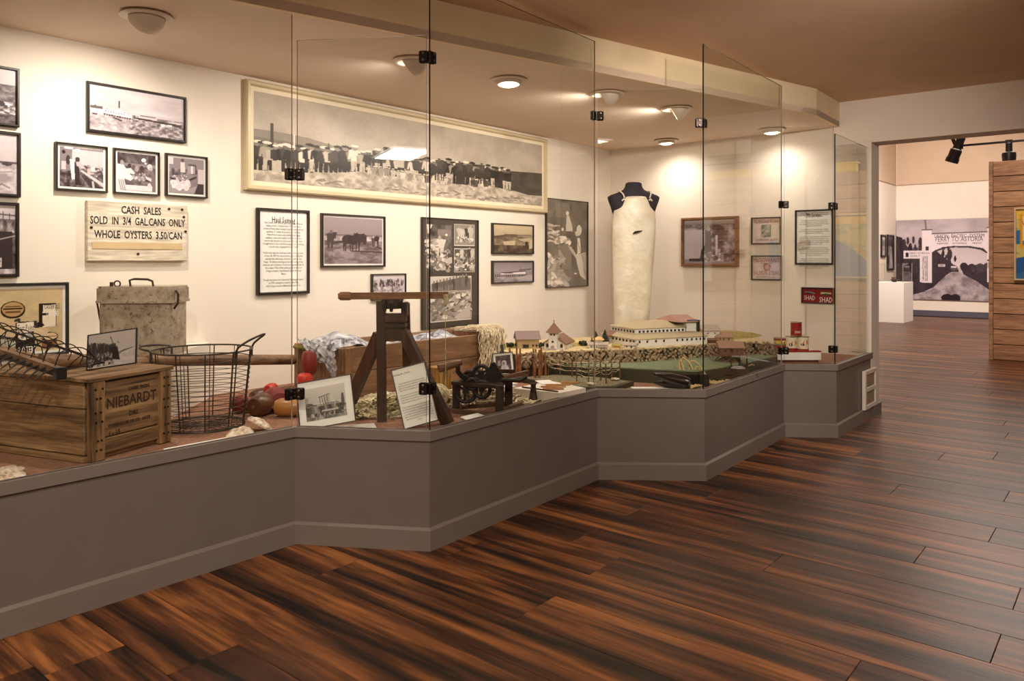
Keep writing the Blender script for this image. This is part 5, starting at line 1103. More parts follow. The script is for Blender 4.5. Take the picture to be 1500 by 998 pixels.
M['seawater'] = mottled('green_felt_water', [rgb(104, 118, 88), rgb(126, 138, 106)], 20, .8, .1)
M['darkgreen'] = plain('dark_green_board', rgb(52, 52, 32), .5, noise=.2, nscale=10)
M['land'] = mottled('sandy_ground', [rgb(172, 150, 108), rgb(206, 184, 136), rgb(220, 198, 154)], 14)
M['grass'] = mottled('model_grass', [rgb(110, 100, 48), rgb(160, 144, 72), rgb(182, 158, 96)], 22)
dio = thing('harbour_diorama', 'model harbour base with green water, rock seawall and sandy land', 'diorama', (4.5, 3.2, ZD), 0); DO = Vector((4.5, 3.2, ZD))
wpoly = [(4.40, 3.58), (4.50, 3.34), (4.60, 3.02), (4.84, 2.36), (5.3, 2.27), (6.04, 2.24), (6.24, 2.34), (6.24, 2.75), (5.6, 3.3), (4.6, 3.7)]
loc = lambda p: (p[0] - DO.x, p[1] - DO.y)
MB().prism([loc(p) for p in wpoly], 0, ZW - ZD - .008).build('base_board', M['darkgreen'], dio)
MB().prism([loc(p) for p in wpoly], ZW - ZD - .008, ZW - ZD).build('water_sheet', M['seawater'], dio)
wallp = [PZ(u, v, ZW)[:2] for u, v in ((760, 538.5), (780, 537), (820, 534.5), (870, 532.5), (935, 530.5), (1000, 526), (1060, 521), (1105, 519), (1140, 521))]
wallp = [Vector((float(p[0]), float(p[1]))) for p in wallp]
back = [Vector((6.9, 2.9)), Vector((6.9, 3.40)), Vector((6.0, 3.52)), Vector((5.0, 3.95)), Vector((4.44, 4.0))]
lp = [p + Vector((.03, .05)) for p in wallp] + back
MB().prism([loc(p) for p in lp], 0, ZG - ZD - .008).build('land_core', M['darkgreen'], dio); MB().prism([loc(p) for p in lp], ZG - ZD - .008, ZG - ZD).build('land', M['land'], dio)
M['rock'] = wood('seawall_rock', rgb(70, 56, 44), rgb(156, 132, 102), rgb(206, 182, 146), (30, 30, 30), .85, .4, spread=(.25, .5, .75), knots=False)
rmesh = []
for s in range(7):
    R = random.Random(s); m = MB(); bm = bmesh.new(); 
    for k in range(11): v = Vector((R.gauss(0, 1), R.gauss(0, 1), R.gauss(0, 1))).normalized() * R.uniform(.8, 1.1); bm.verts.new((v.x * 1.15, v.y, v.z * .8))
    bmesh.ops.convex_hull(bm, input=bm.verts); me = bpy.data.meshes.new('seawall_rock'); bm.to_mesh(me); bm.free(); me.materials.append(M['rock']); rmesh.append(me)
sl = [0]
for i in range(len(wallp) - 1): sl.append(sl[-1] + (wallp[i + 1] - wallp[i]).length)
def along(s):
    for i in range(len(wallp) - 1):
        if s <= sl[i + 1] or i == len(wallp) - 2: f = (s - sl[i]) / (sl[i + 1] - sl[i]); return wallp[i].lerp(wallp[i + 1], f), (wallp[i + 1] - wallp[i]).normalized()
R = random.Random(5); nrk = 290; rows = 5; per = nrk // rows
for r in range(rows):
    for k in range(per):
        s = sl[-1] * (k + .5 * (r % 2) + R.uniform(-.25, .25)) / per; p, t = along(max(0, min(sl[-1], s))); n = Vector((-t.y, t.x)); f = (r + .5) / rows
        o = link('rock', rmesh[R.randrange(7)], dio, (p.x + n.x * (.035 * f - .006) - DO.x, p.y + n.y * (.035 * f - .006) - DO.y, ZW - ZD - .004 + (ZG - ZW + .004) * f + R.uniform(-.004, .004)), (R.uniform(0, 6), R.uniform(0, 6), R.uniform(0, 6)))
        q = R.uniform(.014, .021) * (1.25 if p.x < 5 else 1.0); o.scale = (q, q, q)
# mound of bushy rock at the right end
m = MB(); R = random.Random(8)
for k in range(420):
    s = sl[-1] * R.uniform(.80, 1.0); p, t = along(s); n = Vector((-t.y, t.x)); d = R.uniform(0, .16); hh = R.uniform(0, .095) * (1 - .5 * d / .16) * (1 if s < sl[-1] * .97 else .5); c = (p.x + n.x * d - DO.x, p.y + n.y * d - DO.y, ZW - ZD + hh + .01); r = R.uniform(.008, .016)
    a, b = R.uniform(0, 6), R.uniform(0, 6); E_ = (Rz(a) @ Rx(b)); m.add([Vector(c) + E_ @ Vector(q) * r for q in ((1, 0, 0), (-1, 0, 0), (0, 1, 0), (0, -1, 0), (0, 0, 1), (0, 0, -1))], [(0, 2, 4), (2, 1, 4), (1, 3, 4), (3, 0, 4), (2, 0, 5), (1, 2, 5), (3, 1, 5), (0, 3, 5)])
M['mound'] = plain('grey_mound', rgb(132, 112, 90), .95, noise=.4, nscale=40)
m.build('loose_rocks', M['mound'], dio, kind='stuff', fix=False)
def gpatch(u0, u1, v, z=ZG + .001):
    pass
for (u, v, rx, ry) in ((775, 509.5, .24, .13), (848, 508.5, .22, .10), (700, 508, .2, .1)):
    p = PZ(u, v - 1, ZG); mm = MB(); mm.lathe([(1, 0), (.75, .012), (.3, .02), (.01, .022)], 18); o = mm.build('grass_patch', M['grass'], dio, True, loc=(p[0] - DO.x, p[1] - DO.y + .1, ZG - ZD)); o.scale = (rx, ry, 1); o.rotation_euler = (0, 0, -.5)
p = PZ(1085, 496, ZG); o = MB().lathe([(1, 0), (.8, .02), (.3, .045), (.01, .05)], 20).build('grass_slope', M['grass'], dio, True, loc=(6.35 - DO.x, 2.83 - DO.y, ZG - ZD)); o.scale = (.42, .22, 1); o.rotation_euler = (0, 0, -.35)
# model buildings
M['roof_gr'] = plain('grey_brown_roof', rgb(132, 110, 106), .8, noise=.1, nscale=60); M['roof_br'] = plain('brown_shingle_roof', rgb(128, 94, 74), .85, noise=.2, nscale=80); M['roof_tan'] = plain('tan_roof', rgb(180, 162, 130), .85, noise=.08, nscale=40); M['roof_pink'] = plain('faded_red_roof', rgb(170, 130, 114), .85, noise=.1, nscale=30); M['roof_or'] = plain('orange_roof', rgb(222, 166, 104), .8)
M['hwhite'] = plain('model_white_wall', rgb(236, 230, 224), .7, noise=.06, nscale=30); M['htan'] = plain('model_tan_wall', rgb(176, 150, 112), .8, noise=.15, nscale=40); M['hgrey'] = plain('model_grey_wall', rgb(176, 160, 146), .8, noise=.1, nscale=30); M['pane'] = plain('model_window', rgb(34, 28, 26), .4); M['tree'] = plain('model_tree', rgb(36, 46, 26), .95, noise=.3, nscale=60); M['rust'] = plain('rust_brown', rgb(108, 76, 54), .85, noise=.3, nscale=50)
def bld(name, lab, loc_, rz, w, d, h, rh, wall, roof, over=.012, hip=0, cat='model building', wins=(), side=(), base=0.0):
    # local x along the front, y to the back, gable ends at +-x unless hip
    t = thing(name, lab, cat, loc_, rz, None)
    MB().box((0, d / 2, h / 2 + base), (w, d, h)).build('wall', wall, t)
    x, y0, y1, z, yt = w / 2 + over, -over, d + over, h + base, d / 2
    hi = hip
    m = MB(); vs = [(-x, y0, z - .004), (x, y0, z - .004), (x, y1, z - .004), (-x, y1, z - .004), (-x + hi, yt, z + rh), (x - hi, yt, z + rh), (-x, y0, z + .004), (x, y0, z + .004), (x, y1, z + .004), (-x, y1, z + .004), ]
    m.add(vs, [(3, 2, 1, 0), (0, 1, 7, 6), (1, 2, 8, 7), (2, 3, 9, 8), (3, 0, 6, 9), (6, 7, 5, 4), (8, 9, 4, 5), (7, 8, 5), (9, 6, 4)]); m.build('roof', roof, t)
    if not hip:
        g_ = MB(); 
        for sx in (-1, 1): g_.add([(sx * (w / 2 + .001), 0, z), (sx * (w / 2 + .001), d, z), (sx * (w / 2 + .001), yt, z + rh * .93)], [(0, 1, 2)])
    for (xx, zz, ww, hh) in wins: MB().box((xx, -.001, zz + base), (ww, .006, hh)).build('window', M['pane'], t)
    for (yy, zz, ww, hh) in side: MB().box((-w / 2 - .001, yy, zz + base), (.006, ww, hh)).build('window', M['pane'], t)
    return t
def at(u, v, z=ZG): p = PZ(u, v, z); return (float(p[0]), float(p[1]), z)
b = bld('model_barn', 'tan model barn with grey roof on the diorama left end', at(774, 511), VIEW_RZ + .12, .165, .15, .105, .09, M['htan'], M['roof_gr'], wins=((-.02, .03, .045, .035), (.035, .035, .012, .022), (.062, .035, .012, .022)))
# church: nave, gable front, tower with steep roof
chp = at(812, 512); t = thing('model_church', 'white model church with brown steeple on the diorama', 'model building', chp, VIEW_RZ - .35); 
MB().extr([(-.08, 0), (.08, 0), (.08, .075), (0, .15), (-.08, .075)], 0, .23).build('nave', M['hwhite'], t)
m = MB()
for s in (-1, 1): m.add([(s * .095, -.01, .066), (0, -.01, .160), (0, .24, .160), (s * .095, .24, .066), (s * .095, -.01, .056), (0, -.01, .150), (0, .24, .150), (s * .095, .24, .056)], [(0, 1, 2, 3), (7, 6, 5, 4), (0, 4, 5, 1), (2, 6, 7, 3), (0, 3, 7, 4)])
m.build('roof', M['roof_br'], t)
MB().box((.0, -.012, .10), (.062, .06, .20)).build('tower', M['hwhite'], t)
sp = MB().add([(-.05, -.062, .195), (.05, -.062, .195), (.05, .038, .195), (-.05, .038, .195), (0, -.012, .31)], [(3, 2, 1, 0), (0, 1, 4), (1, 2, 4), (2, 3, 4), (3, 0, 4)]).build('steeple', M['roof_br'], t)
MB().box((0, -.012, .322), (.003, .003, .03)).box((0, -.012, .327), (.014, .003, .003)).build('cross', M['pane'], sp)
for x, z, w, h in ((-.055, .045, .018, .045), (.057, .045, .018, .045), (-.012, .175, .012, .022), (.012, .175, .012, .022), (0, .095, .016, .022), (0, .03, .028, .05)):
    MB().extr([(x - w / 2, z - h / 2), (x + w / 2, z - h / 2), (x + w / 2, z + h * .2), (x, z + h / 2), (x - w / 2, z + h * .2)], -.0455 if abs(x) < .05 else -.004, -.04 if abs(x) < .05 else .004).build('window', M['pane'] if z > .035 else M['hgrey'], t)
for k in range(3): MB().box((0, -.05 - .008 * k, .008 - .002 * k), (.06, .012, .012 - .003 * k)).build('step', M['hgrey'], t)
# hotel, little houses
b = bld('model_hotel', 'small white model hotel with orange roof beside the church', at(876, 511), VIEW_RZ - .15, .135, .07, .045, .03, M['hwhite'], M['hgrey'], wins=tuple((-.05 + .02 * k, .02, .008, .014) for k in range(6)))
MB().box((.0, .06, .05), (.06, .05, .10)).build('upper_storey', M['hwhite'], b); m = MB(); m.add([(-.045, .02, .095), (.045, .02, .095), (.045, .10, .095), (-.045, .10, .095), (0, .06, .135)], [(3, 2, 1, 0), (0, 1, 4), (1, 2, 4), (2, 3, 4), (3, 0, 4)]); m.build('hip_roof', M['roof_or'], b); MB().box((.045, -.02, .028), (.07, .04, .004)).build('porch_roof', M['hgrey'], b)
for k in range(4): MB().box((.015 + .02 * k, -.037, .014), (.003, .003, .028)).build('porch_post', M['hwhite'], b)
bld('model_cottage', 'tiny white gabled model cottage in front of the cannery corner', at(922, 510.5), VIEW_RZ - .35, .085, .07, .036, .028, M['hwhite'], M['hgrey'], wins=((-.02, .02, .01, .015), (.015, .016, .01, .02)))
bld('model_shed', 'dark brown roofed model shed behind the small hotel', at(903, 503), VIEW_RZ - .2, .20, .12, .09, .055, M['hgrey'], M['roof_br'], hip=.03)
bld('model_yellow_hut', 'tiny yellow roofed hut between hotel and cannery', at(903, 510), VIEW_RZ - .2, .05, .04, .025, .02, M['roof_or'], M['grass'])
# cannery, two tiers
ca_ = at(932, 509.3); cb_ = at(1036, 503.5); dx, dy = cb_[0] - ca_[0], cb_[1] - ca_[1]; CL = math.hypot(dx, dy); crz = math.atan2(dy, dx); CDp = .50
t = thing('model_cannery', 'large white two tier model cannery with tan roofs and a tower', 'model building', ca_, crz)
MB().box((CL / 2, CDp / 2, .0475), (CL, CDp, .095)).build('lower_wall', M['hwhite'], t)
def hipr(x0, x1, y0, y1, z, X0, X1, Y0, Y1, Z): return MB().add([(x0, y0, z), (x1, y0, z), (x1, y1, z), (x0, y1, z), (X0, Y0, Z), (X1, Y0, Z), (X1, Y1, Z), (X0, Y1, Z)], [(3, 2, 1, 0), (4, 5, 6, 7), (0, 1, 5, 4), (1, 2, 6, 5), (2, 3, 7, 6), (3, 0, 4, 7)])
hipr(-.015, CL + .015, -.015, CDp + .015, .094, .06, CL - .02, .09, CDp - .06, .145).build('lower_roof', M['roof_tan'], t)
ux0, ux1, uy0, uy1 = .055, CL * .78, .09, CDp - .05
MB().box(((ux0 + ux1) / 2, (uy0 + uy1) / 2, .165), (ux1 - ux0, uy1 - uy0, .075)).build('upper_wall', M['hwhite'], t)
hipr(ux0 - .014, ux1 + .014, uy0 - .014, uy1 + .014, .202, ux0 + .12, ux1 - .06, .22, .30, .268).build('upper_roof', M['roof_tan'], t)
for k in range(12): MB().box((ux0 + .035 + (ux1 - ux0 - .06) * k / 11, uy0 - .001, .165), (.016, .005, .026)).build('window', M['pane'], t)
for k in range(8): MB().box((ux0 - .001, uy0 + .03 + (uy1 - uy0 - .06) * k / 7, .165), (.005, .02, .026)).build('window', M['pane'], t)
for x in (.03, .10, .18, .255, .38, .43, .475, .52, .565, .605, .65): MB().box((min(x, CL - .03), -.001, .062), (.014, .005, .026)).build('window', M['pane'], t)
for k in range(9): MB().box((-.001, .03 + .05 * k, .062), (.005, .018, .026)).build('window', M['pane'], t)
tx0, tx1 = CL * .80, CL * .94
MB().box(((tx0 + tx1) / 2, .22, .19), (tx1 - tx0, .26, .19)).build('tower_wall', M['hwhite'], t)
MB().add([(tx0 - .10, .06, .262), (tx1 + .01, .06, .262), (tx1 + .01, .40, .262), (tx0 - .10, .40, .262), (tx0 - .06, .23, .335), (tx1 + .01, .23, .335)], [(3, 2, 1, 0), (0, 1, 5, 4), (2, 3, 4, 5), (1, 2, 5), (3, 0, 4)]).build('tower_roof', M['roof_pink'], t)
MB().box((tx1 + .012, .08, .20), (.02, .02, .16)).build('dark_chute', M['pane'], t); MB().box(((tx0 + tx1) / 2, .085, .272), (tx1 - tx0, .02, .03)).build('tower_end', plain('slate_gable', rgb(112, 102, 112), .8), t)
bld('model_annex', 'pale model annex behind the right end of the cannery', at(1042, 500), VIEW_RZ + .1, .14, .16, .13, .065, M['hwhite'], M['hgrey'], wins=((-.03, .1, .01, .015), (.03, .1, .01, .015)))
bld('model_house', 'tan weathered model house right of the cannery', at(1062, 500.5), VIEW_RZ - .1, .14, .12, .055, .055, M['htan'], M['roof_pink'], hip=.04, wins=((-.04, .03, .012, .02), (-.01, .03, .012, .02), (.03, .03, .012, .02)))
bld('model_outhouse', 'low red brown model shed at the cannery right corner', at(1042, 503), VIEW_RZ - .1, .08, .06, .035, .025, M['rust'], M['rust'])
for k, (u, v, h, lab) in enumerate(((873, 503.5, .17, 'left dark model fir tree behind the small hotel'), (886, 503, .19, 'right dark model fir tree behind the small hotel'), (867, 505, .10, 'short dark model bush left of the two firs'))):
    c = at(u, v); t = thing('model_tree', lab, 'model tree', c, 0, 'model trees behind the hotel'); m = MB(); R = random.Random(k)
    for j in range(5): z = h * (.15 + .17 * j); r = h * .24 * (1 - j / 5.5); m.lathe([(r, z), (r * .6, z + h * .1), (.002, z + h * .24)], 9, (R.uniform(-.004, .004), R.uniform(-.004, .004), 0))
    m.build('foliage', M['tree'], t); MB().tube([(0, 0, 0), (0, 0, h * .3)], .004, 6).build('trunk', M['rust'], t)
for k, (u, v, lab) in enumerate(((760, 509, 'dark model bush left of the barn'), (747, 509.5, 'dark model bush at the far left of the land'), (853, 507, 'dark model bush right of the church'), (792, 510, 'dark model bush between barn and church'))):
    c = at(u, v); m = MB(); R = random.Random(20 + k)
    for j in range(9): m.lathe([(.004, -.014), (.014, -.005), (.015, .004), (.004, .014)], 7, (R.uniform(-.03, .03), R.uniform(-.02, .02), .014 + R.uniform(0, .014)), Rx(R.random() * 3))
    tag(m.build('model_bush', M['tree'], None, loc=c), lab, 'model bush', 'model bushes')
bld('pier_shack', 'rust brown model shack standing on pilings in the water', (float(PY(1072, 541, 2.36)[0]), 2.36, ZW), VIEW_RZ - .02, .17, .10, .07, .055, M['rust'], M['roof_pink'], base=.07, wins=((-.05, .04, .012, .018), (.0, .04, .02, .03), (.04, .04, .012, .018)))
pst = [o for o in bpy.data.objects if o.name == 'pier_shack'][0]; R = random.Random(3)
for k in range(34): MB().tube([(R.uniform(-.11, .09), R.uniform(-.03, .11), 0), (R.uniform(-.11, .09), R.uniform(-.03, .11), .07)], .004, 6).build('piling', M['rust'], pst)
MB().box((-.01, .035, .066), (.23, .15, .008)).build('deck', M['rust'], pst)
for o in [o for o in bpy.data.objects if o.type == 'EMPTY' and o.name.startswith('model_') and o.get('category') in ('model building', 'model tree')]: o.scale = (1, 1, .55 if o.name.startswith('model_tree') else .66)
pst.scale = (1, 1, .75)
# pilings standing along the shore, cork-orange
M['cork'] = plain('orange_piling', rgb(150, 92, 52), .8, noise=.35, nscale=30); R = random.Random(9)
M['pebble'] = mottled('pebbled_green', [rgb(60, 58, 40), rgb(112, 104, 74), rgb(160, 144, 110)], 60)
trap = thing('fish_trap_model', 'model fish trap of brown piles with netting on a low green board', 'fish trap model', (4.15, 2.9, ZD), 0)
tp = [(4.13, 2.80), (4.29, 2.66), (4.56, 2.68), (4.57, 2.98), (4.46, 3.28), (4.18, 3.42)]
MB().prism([(x - 4.15, y - 2.9) for x, y in tp], 0, .03).build('green_board', M['darkgreen'], trap); MB().prism([((x - 4.33) * .93 + .18, (y - 3.0) * .93 + .1) for x, y in tp], .03, .033).build('pebble_sheet', M['pebble'], trap)
tops = []
for u, v in ((862, 560), (880, 558), (888, 562), (896, 556), (908, 553), (838, 552), (820, 550), (803, 549), (852, 553), (872, 551), (870, 563), (845, 560)):
    p = PZ(u, v, ZD + .033); h = R.uniform(.11, .135); b = Vector((p[0] - 4.15, p[1] - 2.9, .033)); MB().tube([b, b + Vector((R.uniform(-.006, .006), R.uniform(-.006, .006), h))], [.0055, .0045], 7).build('pile', M['rust'], trap)
    tops.append(b + Vector((0, 0, h - .01)))
m = MB()
for i in range(len(tops) - 1):
    for k in range(3):
        a = tops[i] - Vector((0, 0, .03 * k)); b = tops[i + 1] - Vector((0, 0, .03 * k)); m.tube([a, (a + b) / 2 - Vector((0, 0, .012)), b], .0012, 4, cap=False)
m.build('netting', M['net'], trap, kind='stuff', fix=False)
pil = thing('piling_row', 'cluster of orange brown model pilings before the left seawall', 'model pilings', (4.2, 3.5, ZD), 0)
for k in range(30):
    u = 746 + 62 * R.random(); v = 555 + 6 * R.random(); p = PZ(u, v, ZD); h = R.uniform(.13, .24)
    MB().tube([(p[0] - 4.2, p[1] - 3.5, 0), (p[0] - 4.2 + R.uniform(-.008, .008), p[1] - 3.5, h)], [.008, .0065], 7).build('pile', M['cork'], pil)
for k in range(5): p = PZ(748 + 12 * k, 534, ZD + .10); q = PZ(760 + 12 * k, 534, ZD + .10); MB().bar((p[0] - 4.2, p[1] - 3.5, .10), (q[0] - 4.2, q[1] - 3.5, .10), .008, .008).build('cross_rail', M['cork'], pil)
for k, (u, v) in enumerate(((870, 565), (905, 558))):
    p = PZ(u, v, ZD + .033); tag(MB().lathe([(.004, 0), (.028, .006), (.03, .014), (.004, .02)], 12).build('model_stone', M['shell'], None, True, loc=(p[0], p[1] + .02, ZD + .033)), ('pale flat stone at the left on the green board' if k == 0 else 'pale flat stone at the right on the green board'), 'stone')
# long dark hull and ribs with ropes
M['hull'] = plain('dark_hull_wood', rgb(28, 19, 15), .3, .1, noise=.4, nscale=8)
A, B = PZ(957, 549, ZD + .10), PZ(1010, 563, ZD + .05)
hu = thing('model_boat_hull', 'long dark rounded hull resting on its side before the water', 'model boat', (A[0], A[1], ZD), 0); d = Vector(B) - Vector(A); d.z = 0; Lh = d.length
for k, (off, z, r, nm_) in enumerate(((.0, .105, .035, 'hull'), (-.045, .042, .034, 'lower_hull'))):
    n_ = Vector((-d.y, d.x, 0)).normalized(); pts = []; rs = []
    for f in np.linspace(0, 1, 14): pts.append(d * float(f) + n_ * -off * 1.0 + Vector((0, 0, z - .045 * f * (k == 0) - .008 * (k == 1) * f))); rs.append(r * (math.sin(PI * min(1, f * 1.4 + .18) * .5) if f < .9 else 1 - (f - .9) * 2.5))
    MB().tube(pts, rs, 14).build(nm_, M['hull'], hu, True)
M['rope'] = plain('tan_rope', rgb(196, 168, 116), .85, noise=.2, nscale=50)
rib = thing('rib_rack', 'row of upright black slats with tan rope loops at the pane corner', 'rack', (*PZ(1020, 566, ZD)[:2], ZD), 0); ro = Vector(rib.location)
for k in range(9):
    u = 1000 + 4.3 * k; p = PZ(u, 566 + .0 * k, ZD); MB().box((0, 0, 0), (.010, .02, .085), None, .002).build('slat', M['blackmetal'], rib, loc=(p[0] - ro.x - .015, p[1] - ro.y - .02, .0425))
for k, (u, ub, hgt) in enumerate(((994, 1003, .15), (996, 1020, .165), (1008, 1036, .145), (1016, 1034, .10), (1024, 1039, .07), (990, 995, .06))):
    a = PZ(u, 562, ZD); b = PZ(ub, 563, ZD); pts = []
    for f in np.linspace(0, 1, 12): pts.append((a[0] + (b[0] - a[0]) * (f ** 1.5) - ro.x - .01, a[1] + (b[1] - a[1]) * (f ** 1.5) - ro.y - .01, .02 + hgt * math.sin(PI * f ** .62) ** .7 + .006 * math.sin(9 * f + k)))
    MB().tube(pts, .006, 7).build('rope_loop', M['rope'], rib, True)
coil('tangled tan rope lying along the rail before the dark hull', 1012, 567, .05, .17, 5, .006, M['rope'], seed=2, sq=.42)
coil('loose tan rope on the deck behind the tall pane edge', 1052, 561, .05, .13, 4, .006, M['rope'], seed=6, sq=.5)
a, b = PZ(1050, 557, ZD + .02), PZ(1118, 543, ZD + .02); tag(MB().bar(a, b, .05, .03).build('green_plank', M['darkgreen'], None, loc=(0, 0, -.005)), 'dark green plank lying along the rail below the model shack', 'plank')
a, b = PZ(1088, 549, ZD + .01), PZ(1101, 548, ZD + .01); tag(MB().tube([(a[0], a[1], ZD + .01), (a[0] + .03, a[1], ZD + .06), (b[0], b[1], ZD + .08), (b[0] + .05, b[1], ZD + .07)], .005, 6).build('rope_end', M['rope'], None, True), 'single bent rope end by the green plank', 'rope')
p = PZ(1098, 541, ZW); st = thing('model_dock', 'grey model landing stage with sloped ramp at right of the shack', 'model dock', (p[0] + .02, p[1] + .08, ZW), VIEW_RZ)
M['zinc'] = plain('dull_zinc', rgb(150, 148, 144), .4, .5)
for x in (-.06, 0, .05): MB().bar((x, 0, 0), (x, 0, .085), .008, .008).build('post', M['blackmetal'], st)
MB().bar((-.06, 0, .08), (.05, 0, .08), .03, .006).build('stage', M['zinc'], st); MB().bar((.0, .0, .08), (.20, 0, .045), .03, .005).build('ramp', M['zinc'], st); MB().bar((-.055, 0, .075), (.045, 0, .01), .006, .006).build('brace', M['blackmetal'], st); MB().lathe([(.002, 0), (.05, .002), (.035, .014), (.002, .02)], 14, (-.02, -.03, 0)).build('foot_pad', M['zinc'], st, True)
# ------------------------------------------------------------------ dress form with oilskin apron
mt = PT(928, 480, 7.42); mf = thing('dress_form', 'black headless dress form wearing a long cream oilskin apron', 'dress form', (mt[0], mt[1], ZD), VIEW_RZ + .10)
def zz(v): return CH - (v - V0) * 7.42 / FPX - ZD
pxm = 7.42 / FPX
M['jersey'] = plain('black_jersey', rgb(40, 36, 48), .85, noise=.15, nscale=60)
secs = [(267.5, 9, 8, 0), (269, 11.5, 10, 0), (274, 12.5, 11, 0), (278, 15, 12, 0), (281, 20, 14, 0), (284, 28, 15, 0), (286.5, 35, 16, 0), (289, 38.5, 17, 0), (294, 37.5, 18, 0), (304, 33.5, 20, 0), (314, 30, 20, 0), (326, 26, 19, 0), (340, 22, 17, 0), (380, 20, 15, 0), (440, 20, 15, 0)]
m = MB(); n = 36; base = 0
for (v, hw, hd, o) in secs:
    for k in range(n): a = 2 * PI * k / n; ca_, sa_ = math.cos(a), math.sin(a); m.v.append((hw * pxm * math.copysign(abs(ca_) ** .85, ca_), hd * pxm * math.copysign(abs(sa_) ** .85, sa_), zz(v)))
for i in range(len(secs) - 1):
    for k in range(n): m.f.append((i * n + k, i * n + (k + 1) % n, (i + 1) * n + (k + 1) % n, (i + 1) * n + k))
m.f.append(tuple(range(n))); m.f.append(tuple((len(secs) - 1) * n + k for k in range(n)))
m.build('torso', M['jersey'], mf, True); MB().tube([(0, 0, zz(440)), (0, 0, .02)], .02, 12).build('pole', M['blackmetal'], mf); MB().lathe([(.16, 0), (.16, .012), (.03, .03)], 24).build('foot', M['blackmetal'], mf)
def oil():
    m, nt, b = newmat('cream_oilskin'); b.inputs['Roughness'].default_value = .38; tc = N(nt, 'ShaderNodeTexCoord'); a = N(nt, 'ShaderNodeTexNoise'); a.inputs['Scale'].default_value = 5; a.inputs['Detail'].default_value = 7; nt.links.new(tc.outputs['Object'], a.inputs['Vector'])
    r = ramp(nt, [(.3, rgb(212, 198, 172)), (.5, rgb(226, 215, 194)), (.7, rgb(234, 226, 210))]); nt.links.new(a.outputs['Fac'], r.inputs['Fac']); nt.links.new(r.outputs['Color'], b.inputs['Base Color'])
    w = N(nt, 'ShaderNodeTexNoise'); w.inputs['Scale'].default_value = 10; w.inputs['Detail'].default_value = 4; nt.links.new(tc.outputs['Object'], w.inputs['Vector']); bp = N(nt, 'ShaderNodeBump'); bp.inputs['Strength'].default_value = .6; bp.inputs['Distance'].default_value = .03; nt.links.new(w.outputs['Fac'], bp.inputs['Height']); nt.links.new(bp.outputs['Normal'], b.inputs['Normal']); return m
M['oilskin'] = oil()
ny, nx = 70, 48; Pm = np.zeros((ny, nx, 3))
prof = [(289, 23, 19), (294, 24.5, 21), (302, 27.5, 22), (312, 31, 23), (325, 32.5, 23), (345, 32.5, 23), (370, 31.5, 22), (400, 30, 22), (440, 28, 22), (478, 25.5, 21)]
pv = [q[0] for q in prof]
for j in range(ny):
    f = j / (ny - 1); 
    for i in range(nx):
        s = -1 + 2 * i / (nx - 1); v = 289 + 189 * f - (2.5 * (1 - abs(s) ** 2) if False else 0) + 3 * abs(s) ** 2 * (1 if f < .1 else 0) - 8 * f * max(0, -s) * 0
        hw = np.interp(v, pv, [q[1] for q in prof]); hd = np.interp(v, pv, [q[2] for q in prof]); a = s * 1.35
        x = hw * math.sin(a) / math.sin(1.35); y = -hd * math.cos(a * .95) * 1.04
        fold = 1.7 * f * (math.sin(3.2 * s + 1.2) + .6 * math.sin(7 * s + 2 * f)) + .25 * math.sin(30 * f + 4 * s)
        Pm[j, i] = ((x - 5 * f) * pxm, (y + fold) * pxm, zz(v + 5 * f * f * s * 0))
ap = link('apron', gridmesh('apron', Pm, M['oilskin']), mf); so = ap.modifiers.new('thickness', 'SOLIDIFY'); so.thickness = .004
for s in (-1, 1): MB().tube([(s * 18.5 * pxm, -20.5 * pxm, zz(292)), (s * 20 * pxm, -20 * pxm, zz(287)), (s * 22.5 * pxm, -12 * pxm, zz(281.5)), (s * 22 * pxm, 4 * pxm, zz(280))], .007, 6).build('strap', M['oilskin'], mf, True)
for s in (-1, 1): MB().tube([(s * 17 * pxm, -21.5 * pxm, zz(295)), (s * 20 * pxm, -21 * pxm, zz(293.5)), (s * 22 * pxm, -20 * pxm, zz(296))], .008, 6).build('knot', M['oilskin'], mf, True)
MB().extr([((-7.5) * pxm, zz(342.5)), (-4 * pxm, zz(339.5)), (6.5 * pxm, zz(338.5)), (5.5 * pxm, zz(340)), (-1 * pxm, zz(342.5)), (-7 * pxm, zz(344))], -25.4 * pxm, -24.4 * pxm).build('dark_patch', M['ink'], mf)
# ------------------------------------------------------------------ cans on the small white plinth
cp = [PZ(u, v, ZD) for u, v in ((1152, 533), (1219, 533.5))]; pcx = (float(cp[0][0] + cp[1][0]) / 2, float(cp[0][1] + cp[1][1]) / 2)
tt = Vector((pcx[0], pcx[1])).dot(Vector((_F[0], _F[1]))); PZt = CH - (516 - V0) / FPX * tt
wpl = 66 * tt / FPX
t = thing('can_plinth', 'small white plinth block carrying the pyramid of cans', 'plinth', (pcx[0] + .04, pcx[1] + .14, ZD), VIEW_RZ); PHt = PZt - ZD
MB().box((0, 0, PHt - .035), (wpl * 1.02, .20, .07), None, .003).build('slab', M['white'], t); MB().box((0, .02, (PHt - .07) / 2), (wpl * .98, .16, PHt - .07)).build('carpeted_base', M['carpet'], t)
M['tinred'] = plain('red_can_label', rgb(150, 20, 22), .35); M['tinyel'] = plain('yellow_can_band', rgb(226, 196, 60), .35); M['tingrn'] = plain('green_can_band', rgb(110, 140, 60), .35); M['tinwht'] = plain('cream_can_label', rgb(236, 220, 190), .35); M['tinorg'] = plain('orange_can_print', rgb(206, 84, 36), .4); M['tin'] = plain('tin', rgb(190, 180, 166), .25, .9); M['tindark'] = plain('dark_can_print', rgb(40, 34, 34), .4)
base = Vector(t.location) + Vector((0, 0, PHt))
